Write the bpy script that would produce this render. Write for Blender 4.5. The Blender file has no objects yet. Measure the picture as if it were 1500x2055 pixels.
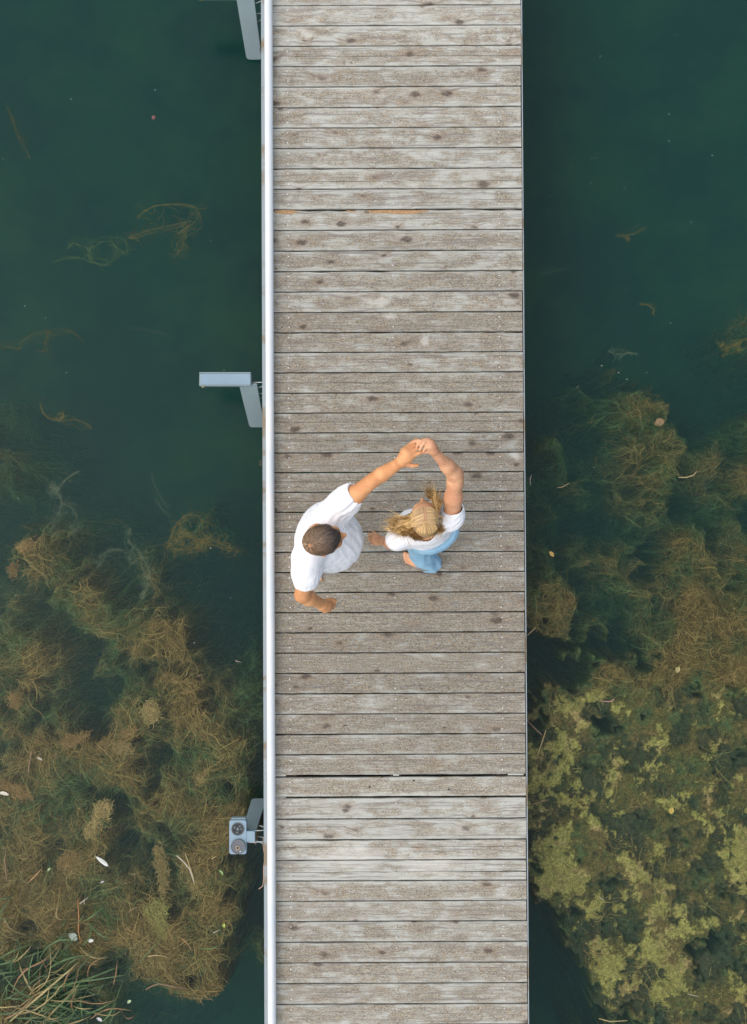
import bpy, bmesh, math, random
import numpy as np
from mathutils import Vector, Matrix, noise as mnoise

# ------------------------------------------------------------------ camera, sky, light, exposure
scene = bpy.context.scene
col = scene.collection
CAM_H, TILT, F_PX = 7.5, math.radians(0.8), 284 * 7.5
cam_d = bpy.data.cameras.new('camera')
cam = bpy.data.objects.new('camera', cam_d)
col.objects.link(cam)
CAM_Y = -CAM_H * math.tan(TILT)
cam.location = (0, CAM_Y, CAM_H)
cam.rotation_euler = (TILT, 0, 0)
cam_d.sensor_fit = 'VERTICAL'
cam_d.angle_y = 2 * math.atan(1027.5 / F_PX)
cam_d.clip_start, cam_d.clip_end = 0.1, 500
scene.camera = cam

world = bpy.data.worlds.new('World')
scene.world = world
world.use_nodes = True
wn = world.node_tree
wn.nodes.clear()
sky = wn.nodes.new('ShaderNodeTexSky')
sky.sky_type = 'NISHITA'
sky.sun_disc = False
SUN_ELEV, SUN_AZ = math.radians(56), math.radians(258)
sky.sun_elevation = SUN_ELEV
sky.sun_rotation = SUN_AZ
sky.air_density = 1.0
sky.dust_density = 3.0
bg = wn.nodes.new('ShaderNodeBackground')
bg.inputs[1].default_value = 0.08
wo = wn.nodes.new('ShaderNodeOutputWorld')
wn.links.new(sky.outputs[0], bg.inputs[0])
wn.links.new(bg.outputs[0], wo.inputs[0])

sun_d = bpy.data.lights.new('sun', 'SUN')
sun_d.energy = 1.5
sun_d.angle = math.radians(150)
sun_d.color = (1.0, 0.94, 0.86)
sun = bpy.data.objects.new('sun', sun_d)
col.objects.link(sun)
# the sky's rotation turns clockwise from +Y
sdir = Vector((math.sin(SUN_AZ) * math.cos(SUN_ELEV), math.cos(SUN_AZ) * math.cos(SUN_ELEV), math.sin(SUN_ELEV)))
sun.rotation_euler = sdir.to_track_quat('Z', 'Y').to_euler()

scene.view_settings.view_transform = 'Standard'
scene.view_settings.look = 'None'
scene.view_settings.gamma = 1.0
scene.view_settings.use_curve_mapping = False
scene.view_settings.exposure = 1.10
scene.render.engine = 'CYCLES'
scene.cycles.use_denoising = True
scene.cycles.max_bounces = 6
scene.cycles.diffuse_bounces = 2
scene.cycles.glossy_bounces = 2
scene.cycles.volume_bounces = 1
scene.cycles.transparent_max_bounces = 12
scene.cycles.caustics_reflective = False
scene.cycles.caustics_refractive = False

WATER_Z = -0.50

# ------------------------------------------------------------------ helpers
def at(px, py, z):
    """a pixel of the 1500x2055 photograph -> the point seen there at height z"""
    dx, dy = (px - 750.0) / F_PX, (1027.5 - py) / F_PX
    c, s = math.cos(TILT), math.sin(TILT)
    vy, vz = dy * c + s, dy * s - c
    t = (z - CAM_H) / vz
    return Vector((dx * t, CAM_Y + vy * t, z))

def tag(o, label=None, cat=None, group=None, kind=None):
    if label: o['label'] = label
    if cat: o['category'] = cat
    if group: o['group'] = group
    if kind: o['kind'] = kind
    return o

def empty(name, loc, rz=0.0):
    o = bpy.data.objects.new(name, None)
    o.empty_display_size = 0.1
    col.objects.link(o)
    o.location = loc
    o.rotation_euler = (0, 0, rz)
    return o

def link(name, me, mat=None, parent=None):
    o = bpy.data.objects.new(name, me)
    col.objects.link(o)
    if mat is not None and not me.materials:
        me.materials.append(mat)
    if parent is not None:
        o.parent = parent
        o.matrix_parent_inverse = Matrix.Identity(4)
    return o

def np_mesh(name, verts, faces, smooth=True, attrs=None):
    """verts (n,3), faces (m,k) all of one size; attrs {name: (n,3) colours}"""
    verts = np.asarray(verts, dtype=np.float32)
    faces = np.asarray(faces, dtype=np.int32)
    me = bpy.data.meshes.new(name)
    me.vertices.add(len(verts))
    me.vertices.foreach_set('co', verts.ravel())
    m, k = faces.shape
    me.loops.add(m * k)
    me.loops.foreach_set('vertex_index', faces.ravel())
    me.polygons.add(m)
    me.polygons.foreach_set('loop_start', np.arange(0, m * k, k, dtype=np.int32))
    try:
        me.polygons.foreach_set('loop_total', np.full(m, k, dtype=np.int32))
    except Exception:
        pass
    me.update(calc_edges=True)
    me.polygons.foreach_set('use_smooth', np.full(m, smooth, dtype=bool))
    for an, arr in (attrs or {}).items():
        a = me.color_attributes.new(an, 'FLOAT_COLOR', 'POINT')
        c = np.ones((len(verts), 4), dtype=np.float32)
        c[:, :3] = arr
        a.data.foreach_set('color', c.ravel())
    me.validate()
    return me

class MB:
    """collects boxes, tubes and slabs for one mesh"""
    def __init__(self): self.v, self.f = [], []
    def add(self, vs, fs):
        b = len(self.v)
        self.v += [tuple(p) for p in vs]
        self.f += [tuple(i + b for i in f) for f in fs]
    def box(self, lo, hi):
        x0, y0, z0 = lo; x1, y1, z1 = hi
        self.add([(x0,y0,z0),(x1,y0,z0),(x1,y1,z0),(x0,y1,z0),(x0,y0,z1),(x1,y0,z1),(x1,y1,z1),(x0,y1,z1)],
                 [(0,3,2,1),(4,5,6,7),(0,1,5,4),(1,2,6,5),(2,3,7,6),(3,0,4,7)])
    def tube(self, pts, r, n=10, cap=True):
        pts = [Vector(p) for p in pts]
        rr = r if isinstance(r, (list, tuple)) else [r] * len(pts)
        vs, fs = [], []
        up = Vector((0, 0, 1))
        for i, p in enumerate(pts):
            t = (pts[min(i + 1, len(pts) - 1)] - pts[max(i - 1, 0)]).normalized()
            a = t.cross(up if abs(t.dot(up)) < 0.95 else Vector((0, 1, 0))).normalized()
            b = t.cross(a)
            for k in range(n):
                an = 2 * math.pi * k / n
                vs.append(p + (a * math.cos(an) + b * math.sin(an)) * rr[i])
        for i in range(len(pts) - 1):
            for k in range(n):
                fs.append((i*n+k, i*n+(k+1) % n, (i+1)*n+(k+1) % n, (i+1)*n+k))
        if cap:
            fs.append(tuple(range(n)))
            fs.append(tuple((len(pts)-1)*n + k for k in reversed(range(n))))
        self.add(vs, fs)
    def slab(self, poly, z0, z1):
        n = len(poly)
        vs = [(x, y, z0) for x, y in poly] + [(x, y, z1) for x, y in poly]
        fs = [tuple(reversed(range(n))), tuple(range(n, 2*n))] + [(i, (i+1) % n, n+(i+1) % n, n+i) for i in range(n)]
        self.add(vs, fs)
    def build(self, name, mat=None, parent=None, bevel=0.0, smooth=False):
        me = bpy.data.meshes.new(name)
        me.from_pydata(self.v, [], self.f)
        bm = bmesh.new(); bm.from_mesh(me)
        bmesh.ops.recalc_face_normals(bm, faces=bm.faces)
        bm.to_mesh(me); bm.free()
        if smooth:
            for p in me.polygons: p.use_smooth = len(p.vertices) == 4
        o = link(name, me, mat, parent)
        if bevel:
            b = o.modifiers.new('bevel', 'BEVEL'); b.width = bevel; b.segments = 2; b.limit_method = 'ANGLE'
        return o

# value noise / fbm in numpy
def _hash(ix, iy, seed):
    h = (ix.astype(np.int64) * 374761393 + iy.astype(np.int64) * 668265263 + seed * 1442695041) & 0x7fffffff
    h = ((h ^ (h >> 13)) * 1274126177) & 0x7fffffff
    return ((h ^ (h >> 16)) & 0xffffff) / float(0xffffff)
def vnoise(x, y, seed=0):
    ix, iy = np.floor(x), np.floor(y)
    fx, fy = x - ix, y - iy
    fx, fy = fx*fx*(3-2*fx), fy*fy*(3-2*fy)
    a, b = _hash(ix, iy, seed), _hash(ix+1, iy, seed)
    c, d = _hash(ix, iy+1, seed), _hash(ix+1, iy+1, seed)
    return (a*(1-fx)+b*fx)*(1-fy) + (c*(1-fx)+d*fx)*fy
def fbm(x, y, seed=0, octv=5, gain=0.5):
    s, a, t = 0.0, 1.0, 0.0
    for i in range(octv):
        s = s + a * vnoise(x, y, seed + i * 17); t += a
        x, y, a = x * 2.03 + 5.1, y * 2.03 + 1.7, a * gain
    return s / t

# node helpers
class NT:
    def __init__(self, name):
        self.m = bpy.data.materials.new(name); self.m.use_nodes = True
        self.t = self.m.node_tree; self.t.nodes.clear()
        self.out = self.t.nodes.new('ShaderNodeOutputMaterial')
    def n(self, typ, **kw):
        nd = self.t.nodes.new('ShaderNode' + typ)
        for k, v in kw.items():
            if k.startswith('i_'):
                key = k[2:]
                key = int(key) if key.isdigit() else key
                self.set(nd.inputs[key], v)
            else: setattr(nd, k, v)
        return nd
    def set(self, sock, v):
        if isinstance(v, bpy.types.NodeSocket): self.t.links.new(v, sock)
        elif isinstance(v, bpy.types.Node): self.t.links.new(v.outputs[0], sock)
        else:
            if hasattr(sock.default_value, '__len__') and len(sock.default_value) == 4 and len(v) == 3: v = (*v, 1)
            sock.default_value = v
    def math(self, op, a, b=0.0, clamp=False):
        nd = self.t.nodes.new('ShaderNodeMath'); nd.operation = op; nd.use_clamp = clamp
        self.set(nd.inputs[0], a); self.set(nd.inputs[1], b); return nd.outputs[0]
    def mix(self, f, a, b, mode='MIX'):
        nd = self.t.nodes.new('ShaderNodeMix'); nd.data_type = 'RGBA'; nd.blend_type = mode
        self.set(nd.inputs[0], f); self.set(nd.inputs[6], a); self.set(nd.inputs[7], b); return nd.outputs[2]
    def ramp(self, f, a, b):
        nd = self.t.nodes.new('ShaderNodeMapRange'); self.set(nd.inputs[0], f)
        nd.inputs[1].default_value = a; nd.inputs[2].default_value = b; return nd.outputs[0]
    def noise(self, vec, scale, detail=3, rough=0.5, dist=0.0):
        nd = self.n('TexNoise', i_Scale=scale, i_Detail=detail, i_Roughness=rough, i_Distortion=dist)
        if vec is not None: self.set(nd.inputs['Vector'], vec)
        return nd.outputs[0]
    def vmul(self, vec, s):
        nd = self.n('VectorMath', operation='MULTIPLY'); self.set(nd.inputs[0], vec); nd.inputs[1].default_value = s; return nd.outputs[0]
    def vadd(self, vec, o):
        nd = self.n('VectorMath', operation='ADD'); self.set(nd.inputs[0], vec); self.set(nd.inputs[1], o); return nd.outputs[0]
    def bump(self, h, strength, dist=0.01):
        return self.n('Bump', i_Height=h, i_Strength=strength, i_Distance=dist).outputs[0]
    def bsdf(self, color, rough=0.6, metal=0.0, normal=None, spec=0.5, **kw):
        b = self.n('BsdfPrincipled')
        self.set(b.inputs['Base Color'], color); self.set(b.inputs['Roughness'], rough)
        self.set(b.inputs['Metallic'], metal); b.inputs['Specular IOR Level'].default_value = spec
        if normal is not None: self.set(b.inputs['Normal'], normal)
        for k, v in kw.items(): self.set(b.inputs[k.replace('_', ' ')], v)
        self.t.links.new(b.outputs[0], self.out.inputs[0]); return self.m

def simple_mat(name, color, rough=0.5, metal=0.0, spec=0.5, var=0.15, scale=20, bump=0.1):
    t = NT(name); tc = t.n('TexCoord').outputs['Object']
    nz = t.noise(tc, scale, 4, 0.6)
    c = t.mix(t.ramp(nz, 0.3, 0.7), tuple(x*(1-var) for x in color), tuple(min(1, x*(1+var)) for x in color))
    return t.bsdf(c, rough, metal, t.bump(nz, bump, 0.002), spec)
# ------------------------------------------------------------------ water, lake bed
t = NT('lake_water')
pos = t.n('NewGeometry').outputs['Position']
nz = t.noise(pos, 1.3, 2, 0.5)
nz2 = t.noise(t.vmul(pos, (1, 2.2, 1)), 9.0, 2, 0.5)
h = t.math('ADD', nz, t.math('MULTIPLY', nz2, 0.15))
bp = t.bump(h, 0.25, 0.02)
gl = t.n('BsdfGlossy', i_Roughness=0.22); t.set(gl.inputs['Normal'], bp)
tr = t.n('BsdfTransparent')
fr = t.n('Fresnel', i_IOR=1.23); t.set(fr.inputs['Normal'], bp)
mx = t.n('MixShader'); t.set(mx.inputs[0], fr.outputs[0]); t.set(mx.inputs[1], tr.outputs[0]); t.set(mx.inputs[2], gl.outputs[0])
t.t.links.new(mx.outputs[0], t.out.inputs[0])
vs = t.n('VolumeScatter', i_Color=(0.12, 0.61, 0.58, 1), i_Density=0.25, i_Anisotropy=0.0)
va = t.n('VolumeAbsorption', i_Color=(0.10, 0.50, 0.44, 1), i_Density=1.02)
ad = t.n('AddShader'); t.set(ad.inputs[0], vs.outputs[0]); t.set(ad.inputs[1], va.outputs[0])
t.t.links.new(ad.outputs[0], t.out.inputs[1])
M_WATER = t.m
mb = MB(); mb.box((-60, -60, WATER_Z - 4), (60, 60, WATER_Z))
water = mb.build('lake_water', M_WATER); tag(water, kind='structure')

t = NT('lake_mud')
pos = t.n('NewGeometry').outputs['Position']
c = t.mix(t.ramp(t.noise(pos, 1.1, 6, 0.65), 0.42, 0.62), (0.020, 0.032, 0.028), (0.075, 0.110, 0.030))
M_MUD = t.bsdf(c, 0.95, spec=0.1)
nx = 160
lin = np.linspace(-1, 1, nx); lin = np.sign(lin) * (np.abs(lin) * .12 + .88 * np.abs(lin) ** 3) * 59
gx, gy = np.meshgrid(lin, lin)
gz = WATER_Z - 1.75 + 0.7 * fbm(gx * 0.9, gy * 0.9, 3)
idx = np.arange(nx * nx).reshape(nx, nx)
fc = np.stack([idx[:-1, :-1], idx[:-1, 1:], idx[1:, 1:], idx[1:, :-1]], -1).reshape(-1, 4)
bed = link('lake_bed', np_mesh('lake_bed', np.stack([gx, gy, gz], -1).reshape(-1, 3), fc), M_MUD)
tag(bed, kind='structure')

# ------------------------------------------------------------------ weed beds
LEFT = """31000000000
32100000000
53100000000
32111000000
11243113310
36642222130
23563341000
43476542110
34545666111
46623567512
66424523434
65322457765
45543674775
55767735764
65657725763
77654677672
66658345772
67685436861
67876764861
56777674670
56775787760
45567468874
45444367862
55444333210
65443222100""".split()
LEFT_Y0 = 850
RIGHT = """0000010013
0011221001
0024563001
0214565224
1422346434
2443456444
2242253342
3212323543
4325415534
3424515535
7742354565
2655456666
1143266656
2246665577
3576655666
3764456654
4874566655
4885565667
7866556567
6756656668
2866666688
1885876677
1788567645
0246677657
0158785148
0048788578
0027886666
0014445555""".split()
RIGHT_Y0 = 700
def grid_of(rows): return np.array([[float(ch) for ch in r] for r in rows])
GL, GR = grid_of(LEFT), grid_of(RIGHT)
def sample(g, fx, fy):
    fx = np.clip(fx, 0, g.shape[1] - 1.001); fy = np.clip(fy, 0, g.shape[0] - 1.001)
    ix, iy = fx.astype(int), fy.astype(int); tx, ty = fx - ix, fy - iy
    tx, ty = tx*tx*(3-2*tx), ty*ty*(3-2*ty)
    return (g[iy, ix]*(1-tx)+g[iy, ix+1]*tx)*(1-ty) + (g[iy+1, ix]*(1-tx)+g[iy+1, ix+1]*tx)*ty
Z_MAP = WATER_Z - 0.15
K_MAP = F_PX / (CAM_H - Z_MAP)
def to_px(x, y):      # plan position of the weed -> survey grid position (scaled from the photograph)
    return 750 + x * K_MAP, 1027.5 - y * K_MAP
def weed_level(x, y, side):
    """0 = open deep water, 9 = mat at the surface"""
    wx = (fbm(x * 3.2, y * 3.2, 11, 5, 0.6) - 0.5) * 120 + (fbm(x * 10, y * 10, 12, 4, 0.65) - 0.5) * 110
    wy = (fbm(x * 3.2, y * 3.2, 29, 5, 0.6) - 0.5) * 120 + (fbm(x * 10, y * 10, 30, 4, 0.65) - 0.5) * 110
    px, py = to_px(x, y)
    px, py = px + wx, py + wy
    if side < 0:
        v = sample(GL, px / 50.0, (py - LEFT_Y0) / 50.0); v = v + 0.4 * np.clip((v - 2.5) / 2, 0, 1)
    else: v = sample(GR, (px - 1050) / 50.0, (py - RIGHT_Y0) / 50.0) + 0.3 * np.clip((py - 860) / 120, 0, 1) * np.clip((1400 - py) / 120, 0, 1)
    n1 = fbm(x * 5.0, y * 5.0, 41, 5, 0.6) - 0.5
    n2 = fbm(x * 18.0, y * 18.0, 57, 4, 0.6) - 0.5
    v = v + n1 * 6.5 * np.clip(v / 4, 0, 1) + n2 * 3.0 * np.clip(v / 4, 0, 1)
    return v
def level_z(v):
    return WATER_Z - np.interp(v, [0, 1.5, 3, 4.5, 6, 7.5, 9], [1.7, 1.05, 0.58, 0.30, 0.16, 0.08, 0.03])

BROWN = np.array((0.125, 0.098, 0.036)); OLIVE = np.array((0.088, 0.082, 0.026)); GREEN = np.array((0.050, 0.095, 0.036))
SCUM = np.array((0.255, 0.245, 0.070)); TAN = np.array((0.30, 0.225, 0.095)); DARK = np.array((0.030, 0.045, 0.022))
def mixc(a, b, f): return a + (b - a) * np.clip(f, 0, 1)[..., None]

t = NT('weed'); ca = t.n('VertexColor', layer_name='tint').outputs[0]
M_STRAND = t.bsdf(ca, 0.9, spec=0.1)
t = NT('weed_mat'); ca = t.n('VertexColor', layer_name='tint').outputs[0]
pos = t.n('NewGeometry').outputs['Position']
f1 = t.noise(pos, 110, 4, 0.75, 0.5); f2 = t.noise(t.vadd(pos, (3, 1, 0)), 38, 4, 0.7, 1.2)
gn = t.math('ADD', t.math('MULTIPLY', t.ramp(f1, 0.36, 0.66), 0.95), t.math('MULTIPLY', t.ramp(f2, 0.38, 0.64), 0.75))
gn = t.math('ADD', gn, 0.22)
M_WEED = t.bsdf(t.mix(1.0, ca, t.n('CombineColor', i_0=gn, i_1=gn, i_2=gn).outputs[0], 'MULTIPLY'), 0.9, normal=t.bump(f1, .3, .006), spec=0.1)

def weed_bed(side, x0, x1, y0, y1, name, label):
    step = 0.0095
    xs, ys = np.arange(x0, x1, step), np.arange(y0, y1, step)
    gx, gy = np.meshgrid(xs, ys)
    jx = (fbm(gx*40, gy*40, 5, 2) - .5) * step; jy = (fbm(gx*40, gy*40, 6, 2) - .5) * step
    v = weed_level(gx, gy, side)
    fine = fbm(gx * 60, gy * 60, 71, 3, 0.7)
    z = level_z(v)
    px, py = to_px(gx, gy)
    if side > 0:   # stringy weed above, flat scum carpet with dark hollows below
        hol = fbm(gx * 6 + 9, gy * 6, 77, 5, 0.7)
        flat = WATER_Z - 0.095 - 0.03 * np.clip((hol - 0.45) * 5, 0, 1) - 0.03 * np.clip((hol - 0.55) * 6, 0, 1)
        wf = np.clip((v - 2.2) / 1.6, 0, 1) * np.clip((py - 1210 + (fbm(gx * 4, gy * 4, 8, 4) - .5) * 200) / 130, 0, 1)
        z = z * (1 - wf) + flat * wf
        z = z - (1 - wf) * np.interp(v, [0, 2, 5, 8], [0.05, 0.22, 0.20, 0.10])
    else:
        hol = fbm(gx * 11 + 4, gy * 11, 78, 5, 0.7)
        wf = np.clip(v / 3, 0, 1)
        z = z - np.interp(v, [0, 2, 5, 7, 9], [0.05, 0.22, 0.16, 0.06, 0.02]) - 0.18 * np.clip((hol - 0.53) * 8, 0, 1) * wf
    z = z + (fine - 0.5) * (0.02 if side < 0 else 0.004) * np.clip(v / 4, 0, 1)
    b1 = fbm(gx * 7, gy * 7, 90, 5, 0.65); b2 = fbm(gx * 45, gy * 45, 95, 4, 0.75)
    c = mixc(np.broadcast_to(DARK, gx.shape + (3,)), np.broadcast_to(GREEN, gx.shape + (3,)), (v - 0.5) / 2.0)
    c = mixc(c, np.broadcast_to(OLIVE if side > 0 else mixc(OLIVE, BROWN, np.array(0.5)), c.shape), (v - 3.0) / 2.0 + (b1 - 0.5) * 2)
    c = mixc(c, np.broadcast_to(BROWN, c.shape), (b1 - 0.50) * 5 + (v - 5) * 0.3)
    if side > 0:
        sc = (fbm(gx * 9 + 3, gy * 9, 131, 7, 0.80) - 0.5) * 13 + (v - 6.6) * 2.1
        sc = np.where(py > 1330, sc, sc - 3)
        sc = sc - np.clip((hol - 0.53) * 30, 0, 4)
        c = mixc(c, np.broadcast_to(np.array((.028, .044, .026)), c.shape), wf * np.clip((hol - .47) * 6, 0, .75))
        m = np.clip(sc * 3.5, 0, 1)
        z = z + m * 0.004
        sc_c = mixc(np.broadcast_to(SCUM, c.shape), np.broadcast_to(TAN, c.shape), (b1 - 0.5) * 4)
        c = mixc(c, sc_c, m * 0.95)
    else:
        c = mixc(c, np.broadcast_to(np.array((.020, .045, .030)), c.shape), np.clip((hol - .50) * 9, 0, .85))
        m = np.clip((v - 7.6) * 0.9, 0, 1)
        c = mixc(c, np.broadcast_to(TAN, c.shape), m * 0.8)
    c = c * (0.5 + 1.0 * b2)[..., None]
    V = np.stack([gx + jx, gy + jy, np.minimum(z, WATER_Z - 0.012)], -1).reshape(-1, 3)
    ny_, nx_ = gx.shape
    idx = np.arange(nx_ * ny_).reshape(ny_, nx_)
    fc = np.stack([idx[:-1, :-1], idx[:-1, 1:], idx[1:, 1:], idx[1:, :-1]], -1).reshape(-1, 4)
    o = link(name, np_mesh(name, V, fc, True, {'tint': c.reshape(-1, 3)}), M_WEED)
    tag(o, label, 'water weed', kind='stuff')

def ribbons(P, W, C, name):
    """P (n,s,3) paths, W (n,s) widths, C (n,3) colours -> one mesh of ribbons lying roughly flat"""
    n, s, _ = P.shape
    T = np.gradient(P, axis=1)
    T /= np.linalg.norm(T, axis=2, keepdims=True) + 1e-9
    side = np.stack([-T[..., 1], T[..., 0], np.zeros((n, s))], -1)
    side /= np.linalg.norm(side, axis=2, keepdims=True) + 1e-6
    A, B = P + side * W[..., None] / 2, P - side * W[..., None] / 2
    V = np.stack([A, B], 2).reshape(-1, 3)
    base = (np.arange(n) * s * 2)[:, None] + (np.arange(s - 1) * 2)[None]
    F = np.stack([base, base + 1, base + 3, base + 2], -1).reshape(-1, 4)
    return np_mesh(name, V, F, True, {'tint': np.repeat(C, s * 2, axis=0)})

def strand_paths(rng, x, y, ang, length, segs, curl, side=None, lift=0.0):
    n = len(x)
    P = np.zeros((n, segs, 3))
    st = length / (segs - 1)
    bend = rng.normal(0, curl, n)
    for i in range(segs):
        P[:, i, 0], P[:, i, 1] = x, y
        if i < segs - 1:
            ang = ang + bend + rng.normal(0, curl * 0.7, n)
            x, y = x + np.cos(ang) * st, y + np.sin(ang) * st
    return P

def weed_strands(side, x0, x1, y0, y1, count, name, label, seed):
    rng = np.random.default_rng(seed)
    x = rng.uniform(x0, x1, count * 5); y = rng.uniform(y0, y1, count * 5)
    v = weed_level(x, y, side)
    keep = rng.uniform(0, 1, len(x)) < np.clip((v - 0.6) / 4.8, 0, 1) ** 1.3
    if side > 0:
        _, py = to_px(x, y)
        keep &= rng.uniform(0, 1, len(x)) < np.where(py > 1380, 0.04, 1.0)
    x, y, v = x[keep][:count], y[keep][:count], v[keep][:count]
    n = len(x)
    ang = fbm(x * 2.2, y * 2.2, 200 + seed, 3) * 14 + rng.normal(0, 0.55, n)
    L = rng.uniform(0.04, 0.26, n) * (1.0 if side < 0 else .75)
    P = strand_paths(rng, x, y, ang, L, 8, rng.choice([0.06, 0.14, 0.30], n))
    zz = level_z(weed_level(P[..., 0], P[..., 1], side))
    zz = 0.4 * zz + 0.6 * zz.mean(1, keepdims=True)
    lift = np.abs(rng.normal(0.05, 0.07, n))[:, None]
    P[..., 2] = np.minimum(zz + lift, WATER_Z - 0.008 - rng.uniform(0, 0.05, n)[:, None])
    W = np.tile((1.0 if side < 0 else .8) * rng.uniform(0.0016, 0.0038, n)[:, None], (1, 8)) * np.array([.5, 1, 1, 1, 1, .9, .7, .3])
    k = fbm(x * 6, y * 6, 300, 4, 0.6)
    C = mixc(np.broadcast_to(GREEN * 1.3, (n, 3)), np.broadcast_to(np.array((.200, .155, .055)), (n, 3)), (k - 0.42) * 4 + (v - 4.5) * 0.25 + rng.normal(0, .25, n))
    C = mixc(C, np.broadcast_to(TAN, (n, 3)), (rng.uniform(0, 1, n) - 0.85) * 4 + (v - 8) * 0.2)
    C = C * rng.choice([0.40, 0.65, 1.0, 1.6], n)[:, None] * rng.uniform(.8, 1.2, n)[:, None]
    o = link(name, ribbons(P, W, C, name), M_STRAND)
    tag(o, label, 'water weed', kind='stuff')

weed_bed(-1, -3.3, -0.70, -4.4, 0.9, 'weed_bed', 'sunken brown and green weed mat in the water left of the pier')
weed_bed(1, 0.95, 3.3, -4.4, 1.5, 'weed_bed', 'olive weed mat crusted with yellow scum in the water right of the pier')
weed_strands(-1, -3.5, -0.75, -4.4, 0.9, 75000, 'weed_strands', 'tangle of thin brown weed strands left of the pier', 1)
weed_strands(1, 1.0, 3.5, -4.4, 1.5, 46000, 'weed_strands', 'tangle of thin green and brown weed strands right of the pier', 2)
# ------------------------------------------------------------------ the pier
PIER_RZ = math.radians(0.28)
pier_c = at(792, 1027.5, 0)
pier = empty('wooden_pier', (pier_c.x, pier_c.y, 0), PIER_RZ)
tag(pier, 'long weathered grey plank pier with a pale metal edge rail over green water', 'pier')
inv = Matrix.Rotation(-PIER_RZ, 4, 'Z') @ Matrix.Translation(-pier_c)
def loc(px, py, z=0.0): return inv @ at(px, py, z)

t = NT('weathered_plank')
oc = t.n('TexCoord').outputs['Object']
oi = t.n('ObjectInfo')
rnd = oi.outputs['Random']
offs = t.n('CombineXYZ', i_0=t.math('MULTIPLY', rnd, 37.0), i_1=t.math('MULTIPLY', rnd, 91.0), i_2=t.math('MULTIPLY', rnd, 13.0))
co = t.vadd(oc, offs.outputs[0])
sep = t.n('SeparateXYZ', i_0=oc)
csep = t.n('SeparateColor', i_0=oi.outputs['Color'])
# knots
kv = t.n('TexVoronoi', i_Scale=1.0, i_Randomness=1.0); t.set(kv.inputs['Vector'], t.vmul(t.vadd(co, t.n('VectorMath', operation='SCALE', i_0=t.n('TexNoise', i_Scale=30.0, i_Vector=co).outputs[1], i_3=0.03).outputs[0]), (4.2, 8.5, 0.0001)))
kd = kv.outputs[0]
kbig = t.n('SeparateColor', i_0=kv.outputs[1]).outputs[0]
ksize = t.math('MULTIPLY', t.math('POWER', kbig, 0.9), 0.235)
knot = t.math('SUBTRACT', 1.0, t.math('DIVIDE', kd, t.math('ADD', ksize, 0.01)), clamp=True)
knot = t.math('MULTIPLY', knot, 2.0, clamp=True)
halo = t.math('SUBTRACT', 1.0, t.math('DIVIDE', kd, t.math('ADD', t.math('MULTIPLY', ksize, 2.6), 0.02)), clamp=True)
# grain bends round the knots
warp = t.n('CombineXYZ', i_0=0.0, i_1=t.math('MULTIPLY', t.math('POWER', halo, 1.0), 0.03), i_2=0.0)
gco = t.vadd(co, warp.outputs[0])
g1 = t.noise(t.vmul(gco, (2.2, 75, 1)), 1.0, 5, 0.65, 0.3)
g2 = t.noise(t.vmul(gco, (9, 260, 1)), 1.0, 3, 0.6)
patch = t.noise(t.vmul(co, (1.0, 2.6, 1)), 5.5, 5, 0.62)
patch2 = t.noise(t.vmul(co, (1.0, 1.6, 1)), 9.0, 5, 0.7)
speck = t.noise(t.vmul(co, (1.0, 1.8, 1)), 85.0, 4, 0.75)
speck2 = t.noise(t.vmul(t.vadd(co, (3, 9, 1)), (1.0, 1.6, 1)), 60.0, 4, 0.75)
PALE, MID, BRN = (0.345, 0.350, 0.305), (0.262, 0.240, 0.182), (0.092, 0.074, 0.050)
edge = t.math('ABSOLUTE', sep.outputs[1])
edge = t.ramp(t.math('ADD', edge, t.math('MULTIPLY', t.math('SUBTRACT', patch2, 0.5), 0.05)), 0.035, 0.07)
wear = t.math('ADD', patch, t.math('MULTIPLY', csep.outputs[1], 0.30))
wear = t.math('SUBTRACT', t.math('ADD', wear, -0.10), t.math('MULTIPLY', edge, 0.16))
wm = t.ramp(t.math('ADD', wear, t.math('MULTIPLY', t.math('SUBTRACT', patch2, 0.5), 0.8)), 0.34, 0.60)
c = t.mix(wm, PALE, MID)
fleck = t.math('MULTIPLY', t.ramp(speck, 0.46, 0.56), t.math('ADD', t.math('MULTIPLY', wm, 0.85), 0.12))
c = t.mix(fleck, c, BRN)
c = t.mix(t.math('MULTIPLY', t.ramp(speck2, 0.53, 0.62), t.math('MULTIPLY', wm, 0.75)), c, (0.33, 0.255, 0.165))
c = t.mix(t.math('MULTIPLY', t.ramp(speck2, 0.45, 0.34), 0.5), c, (0.34, 0.40, 0.43))
c = t.mix(t.math('MULTIPLY', t.ramp(g1, 0.50, 0.36), 0.75), c, (0.13, 0.115, 0.10))
c = t.mix(t.math('MULTIPLY', t.ramp(g2, 0.50, 0.32), 0.45), c, (0.17, 0.15, 0.13))
c = t.mix(t.math('MULTIPLY', t.ramp(g2, 0.55, 0.70), 0.40), c, (0.50, 0.50, 0.47))
c = t.mix(t.math('MULTIPLY', halo, 0.45), c, (0.20, 0.14, 0.09))
c = t.mix(t.math('MULTIPLY', knot, t.math('MULTIPLY', speck2, 1.65, True)), c, (0.065, 0.052, 0.042))
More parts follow.
